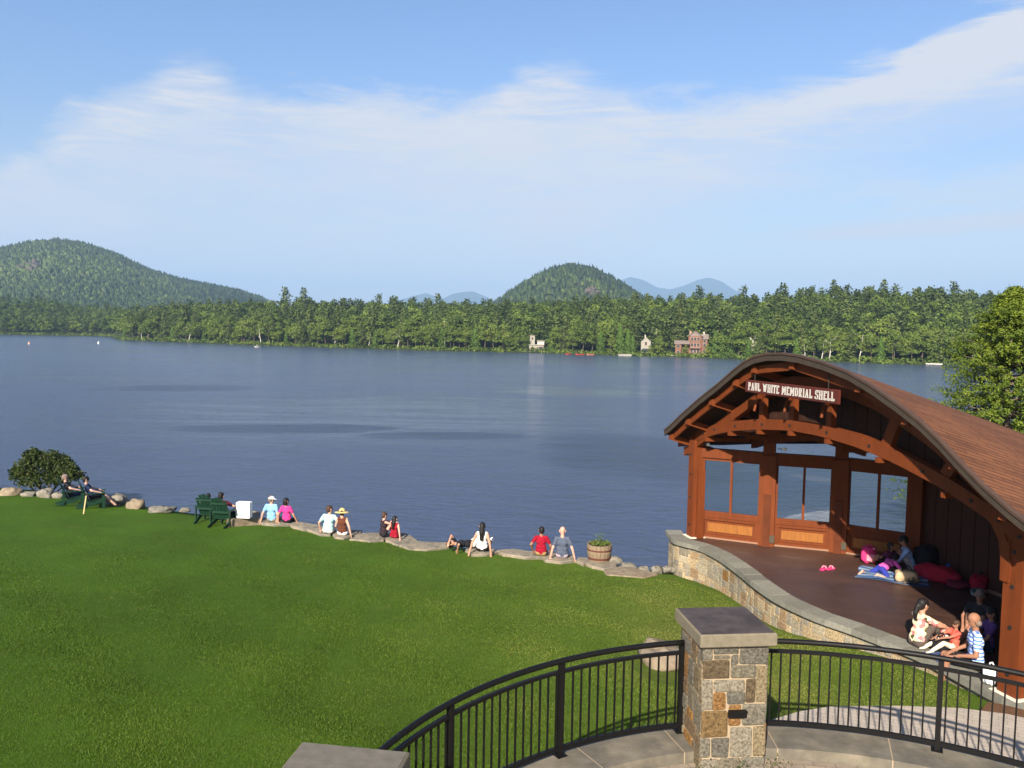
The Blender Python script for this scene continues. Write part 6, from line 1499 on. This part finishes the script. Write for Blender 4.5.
b.box('wall', -1.8, 0.2, 0, 4, 0, 4.1, F_BROWN); b.box('wall', .202, 2.4, 1.5, 4.5, .8, 4.0, F_BROWN); b.gable(-1.8, 2.4, 0, 4.6, 4.1, .8, F_ROOF, 'x'); b.win(-.9, 3.2, 1.1, .8, 0); b.win(-.8, 1.3, .8, .9, 0)
b.box('terrace_wall', -3.0, 4.6, -1.4, -.9, -.8, .25, F_STONE)
b = Far('white_house', 'white roofed house mostly hidden by trees right of the lodge', 'house', 754, 12.0, 2.6)
b.box('wall', -3.2, 3.2, 0, 6, 0, 2.6, F_WHITE); b.gable(-3.2, 0, 0, 6, 2.6, 1.5, F_GREY, 'y', .3); b.gable(0.2, 3.2, .4, 6, 2.6, 1.1, F_GREY, 'y', .3); b.win(-1.6, 1.4, .9, 1.0, 0); b.win(1.6, 1.3, .9, 1.0, 0); b.box('chimney', -.3, .1, 2, 2.5, 3.0, 5.4, F_WHITE)
def boat(px, py, L, mat, label, rz=0.0, cat='boat', name='rowing_boat', canopy=False, group=None):
    p = hit(px, py, 0); t = thing(name, label, cat, (p.x, p.y, 0), group, rz); m = MB(); V = []; n = 12
    for i in range(n):
        u = i/(n-1)*2-1; w = .19*L*(1-abs(u)**2.6)+.02; sh = .28+.16*abs(u)**2
        V += [(u*L/2, -w, sh), (u*L/2, -w*.7, -.08), (u*L/2, w*.7, -.08), (u*L/2, w, sh), (u*L/2, w*.86, sh-.02), (u*L/2, w*.6, .06), (u*L/2, -w*.6, .06), (u*L/2, -w*.86, sh-.02)]
    Fc = [(i*8+k, i*8+(k+1) % 8, i*8+8+(k+1) % 8, i*8+8+k) for i in range(n-1) for k in range(8)]+[tuple(range(8)), tuple(range(8*n-1, 8*n-9, -1))]
    m.add(V, Fc); m.build('hull', [mat], t, world=False); m = MB()
    for x in (-.22*L, .12*L): m.box((x, 0, .24), (.22, .26*L, .04))
    m.build('thwart', [F_TRIM], t, world=False)
    if canopy: m = MB(); m.box((0, 0, .62), (L*.4, L*.22, .35), bev=.08); m.build('cabin', [F_WHITE], t, world=False)
F_RED = pmat('boat_red', (.32, .045, .03), .5, .08, 2)
boat(568.5, 354.4, 2.2, F_RED, 'small red boat at the far shore, leftmost of three', .5)
boat(580, 354.8, 3.0, F_RED, 'red boat at the far shore, middle and longest of three', .1)
boat(590.5, 355.0, 2.5, pmat('boat_orange', (.36, .13, .09), .5, .08, 2), 'faded red boat at the far shore, rightmost of three', .15)
boat(257, 347.2, 1.8, F_GREY, 'lone grey boat on the water off the wooded headland', .4, canopy=True)
b = Far('floating_dock', 'white floating dock between the red boats and the white cottage', 'dock', 625, -1.6); b.box('deck', -2.4, 2.0, -.6, .6, .12, .40, F_WHITE); b.box('float', -2.2, 1.8, -.5, .5, -.2, .118, F_GREY); b.box('rail', -2.4, 2.0, -.62, -.601, .41, .60, F_WHITE)
b = Far('swimming_raft', 'low grey wooden raft on the far shore left of the big near tree', 'raft', 934, -1.5); b.box('deck', -2.2, 2.0, -1, 1, .22, .52, F_GREY); b.box('float', -2.0, 1.8, -.9, .9, -.2, .218, F_WIN)
def buoy(px, py, mat, label):
    p = hit(px, py, 0); t = thing('buoy', label, 'buoy', (p.x, p.y, 0)); m = MB(); m.lathe((0, 0, -.2), [(.05, 0), (.30, .15), (.33, .4), (.18, .7), (.06, 1.0), (.03, 1.15)], 12); m.build('float', [mat], t, world=False); m = MB(); m.lathe((0, 0, .02), [(.335, 0), (.35, .05), (.335, .1)], 12); m.build('band', [WHITE], t, world=False)
buoy(29, 344, pmat('buoy_orange', (.75, .30, .15), .6, .05, 2), 'orange and white buoy on the lake at the far left')
buoy(98.5, 343.5, WHITE, 'white buoy on the lake before the left headland')

# ================================================================== NEAR PLANTS
def big_tree(label, px, d, w, h, seed, nspray, nleaf, z0=1.0, cat='tree'):
    rng = np.random.default_rng(seed); x, y = polar(px, d); t = thing('arborvitae_tree', label, cat, (x, y, z0)); C = []; N = []; T = []; B = MB()
    B.tube([(0, 0, -.5), (.05, 0, h*.3), (-.05, .05, h*.6), (0, 0, h*.93)], .17, 8, .03)
    for k in range(nspray):
        u = rng.uniform(.03, 1)**.85; z = h*u; a = rng.uniform(0, 6.28); prof = (1-u)**.62*min(1, (u+.12)*5)
        r = w*.5*prof*(1+.20*math.sin(a*3+u*9)+.12*math.sin(a*5-u*14)); rr = r*rng.uniform(.40, 1.05); L = (rng.uniform(.28, .60)*(.5+.5*prof)+.12)
        o = np.array([rr*math.cos(a), rr*math.sin(a), z]); dr = np.array([math.cos(a), math.sin(a), rng.uniform(-.15, .45)]); dr /= np.linalg.norm(dr); sd = np.cross(dr, [0, 0, 1.0]); sd /= np.linalg.norm(sd)
        q = rng.uniform(-1, 1, nleaf)*.32; s = rng.uniform(-.9, .55, nleaf); wd = (1-np.abs(s))*.55
        C.append(o+dr*(s*L)[:, None]+sd*(q*L*1.5*wd)[:, None]+np.array([0, 0, 1])*(-np.abs(s)*.10*L+rng.normal(0, .05, nleaf)*1.2)[:, None])
        N.append(np.tile(dr*.6+np.array([0, 0, .7]), (nleaf, 1))); T.append(np.clip(rng.uniform(.2, .75)+.35*(s)+rng.normal(0, .12, nleaf), 0, 1))
        if k % 5 == 0: B.tube([(0, 0, z*.93), tuple(o*np.array([.5, .5, .97])), tuple(o)], .03, 5, .008)
    C = np.vstack(C); N = np.vstack(N); T = np.concatenate(T)
    link('crown', mesh('crown', leaf_quads(C, N, .085, rng, .55, .55), quad_idx(len(C)), [L_BIG], tint=T), t); B.build('trunk', [BARK], t, world=False, smooth=True)
big_tree('large yellow green evergreen rising behind the bandshell roof', 1010, 33, 6.9, 8.2, 3, 1500, 62)
big_tree('second yellow green evergreen at the right edge of the view behind the roof', 1080, 35, 6.4, 8.8, 4, 1200, 60)
def shrub(name, label, x, y, z, lobes, leaf, nl, mat, seed, cat='shrub'):
    rng = np.random.default_rng(seed); t = thing(name, label, cat, (x, y, z)); C = []; N = []; T = []; B = MB()
    for (lx, ly, lz, r, rz_) in lobes:
        for k in range(nl//len(lobes)//14):
            d = sph(rng, 1)[0]; d[2] = abs(d[2])*1.0-.15; c = np.array([lx, ly, lz])+d*np.array([r, r, rz_])*rng.uniform(.55, 1.08); q = sph(rng, 14)*rng.uniform(.05, .16)
            C.append(c+q); N.append(q+d*.3); T.append(np.clip(rng.uniform(.15, .8)+rng.normal(0, .1, 14), 0, 1))
        for k in range(5): a = rng.uniform(0, 6.28); B.tube([(lx*.4, ly*.4, -.1), (lx+math.cos(a)*r*.3, ly+math.sin(a)*r*.3, lz*.6), (lx+math.cos(a)*r*.8, ly+math.sin(a)*r*.8, lz+rz_*.7)], .02, 5, .006)
    C = np.vstack(C); C[:, 2] = np.maximum(C[:, 2], .02); link('foliage', mesh('foliage', leaf_quads(C, np.vstack(N), leaf, rng, .6), quad_idx(len(C)), [mat], tint=np.concatenate(T)), t); B.build('stems', [BARK], t, world=False)
p = hit(38, 491, 1.0)
shrub('bush', 'rounded leafy bush at the water edge on the far left', p.x, p.y+.5, .95, [(-.35, 0, .85, .62, .80), (.25, .1, .95, .55, .60), (-.95, .1, .55, .40, .50), (1.0, 0, .52, .45, .60), (.60, .1, .70, .45, .75), (.0, -.2, .35, .8, .40), (-.55, .2, 1.15, .35, .45)], .085, 15000, L_BUSH, 5)
shrub('bush', 'green shrub seen through the right hand window of the bandshell', 12.6, 23.6, 1.0, [(0, 0, .5, .55, .6), (.7, .3, .7, .7, .8)], .10, 5000, L_BIG, 6)
shrub('weeds', 'weeds growing at the foot of the stone pier', 2.35, 8.10, ZT-.11, [(-.30, .02, .0, .07, .02), (.05, -.02, .0, .08, .02), (.42, .07, .0, .07, .02)], .02, 260, L_BUSH, 7, 'weed')
def mulch():
    P = [hit(x, y, 2.0) for x, y in [(978, 716), (988, 704), (1000, 706), (1024, 712), (1050, 716), (1050, 735), (1015, 726)]]
    P = [(p.x, p.y) for p in P]; m = MB(); area = sum(a[0]*b[1]-b[0]*a[1] for a, b in zip(P, P[1:]+P[:1])); m.prism(P if area > 0 else P[::-1], 1.5, 2.035); o = m.build('mulch_bed', [SOIL]); o['kind'] = 'structure'
mulch()

# blades of grass on the nearer lawn
def grass_blades():
    rng = np.random.default_rng(77); gx = np.linspace(-16, 9, 120); gy = np.linspace(6, 24, 100); G = np.array([[lawn_z(a, b) for b in gy] for a in gx])
    n = 620000; d = 7.5+(29-7.5)*rng.beta(1.0, 2.3, n); az = rng.uniform(-.72, .52, n); x = d*np.sin(az); y = d*np.cos(az)
    keep = (np.hypot(x-TC.x, y-TC.y) > 4.22) & (x > -15.5) & (x < 8.5) & (y > 6.2)
    wl = np.interp(y, [b for a, b in CAPO][::-1], [a for a, b in CAPO][::-1]); keep &= ~((x > wl-.12) & (y > 12.2)); sy = np.interp(x, [a for a, b in SHORE], [b for a, b in SHORE]); keep &= y < sy-1.2
    keep &= ~((x > 2.6) & (y < np.interp(x, [2.6, 2.9, 3.3, 3.84, 4.27, 4.79, 5.83, 6.7, 7.3, 7.7, 9, 12], [9.0, 10.4, 11.1, 11.48, 11.72, 11.9, 11.96, 11.92, 11.75, 11.5, 10.9, 9])))
    keep &= (np.hypot(x-2.85, (y-14.2)*.8) > .62)
    x = x[keep]; y = y[keep]; d = d[keep]; n = len(x)
    fx = (x-gx[0])/(gx[1]-gx[0]); fy = (y-gy[0])/(gy[1]-gy[0]); i = np.clip(fx.astype(int), 0, 118); j = np.clip(fy.astype(int), 0, 98); u = fx-i; v = fy-j
    z = G[i, j]*(1-u)*(1-v)+G[i+1, j]*u*(1-v)+G[i, j+1]*(1-u)*v+G[i+1, j+1]*u*v
    a = rng.uniform(0, 6.28, n); w = rng.uniform(.003, .006, n)*(d/9); h = rng.uniform(.012, .027, n); ln = rng.normal(0, .014, (n, 2))
    V = np.empty((n, 3, 3)); V[:, 0] = np.c_[x-w*np.cos(a), y-w*np.sin(a), z-.004]; V[:, 1] = np.c_[x+w*np.cos(a), y+w*np.sin(a), z-.004]; V[:, 2] = np.c_[x+ln[:, 0], y+ln[:, 1], z+h]
    T = np.clip(rng.normal(.53, .13, n)+.13*np.sin(x*1.7+y*.9)*np.cos(y*1.3-x)-.42*np.clip((4-x)/11, 0, 1)+.34*np.exp(-((x-4.6)**2/8+(y-14.8)**2/26))*(.6+.6*np.sin(x*2.3+1)*np.cos(y*1.6))+.10*np.sin(x*.6+2)*np.sin(y*.5+x*.2), 0, 1)
    o = link('lawn_grass', mesh('lawn_grass', V.reshape(-1, 3), np.arange(3*n).reshape(-1, 3), [leaf_mat('grass_blade', (.040, .078, .006), (.092, .152, .012), (.215, .215, .050), .35)], tint=T)); tag(o, 'short mown grass blades of the lawn', 'grass', kind='stuff')
grass_blades()
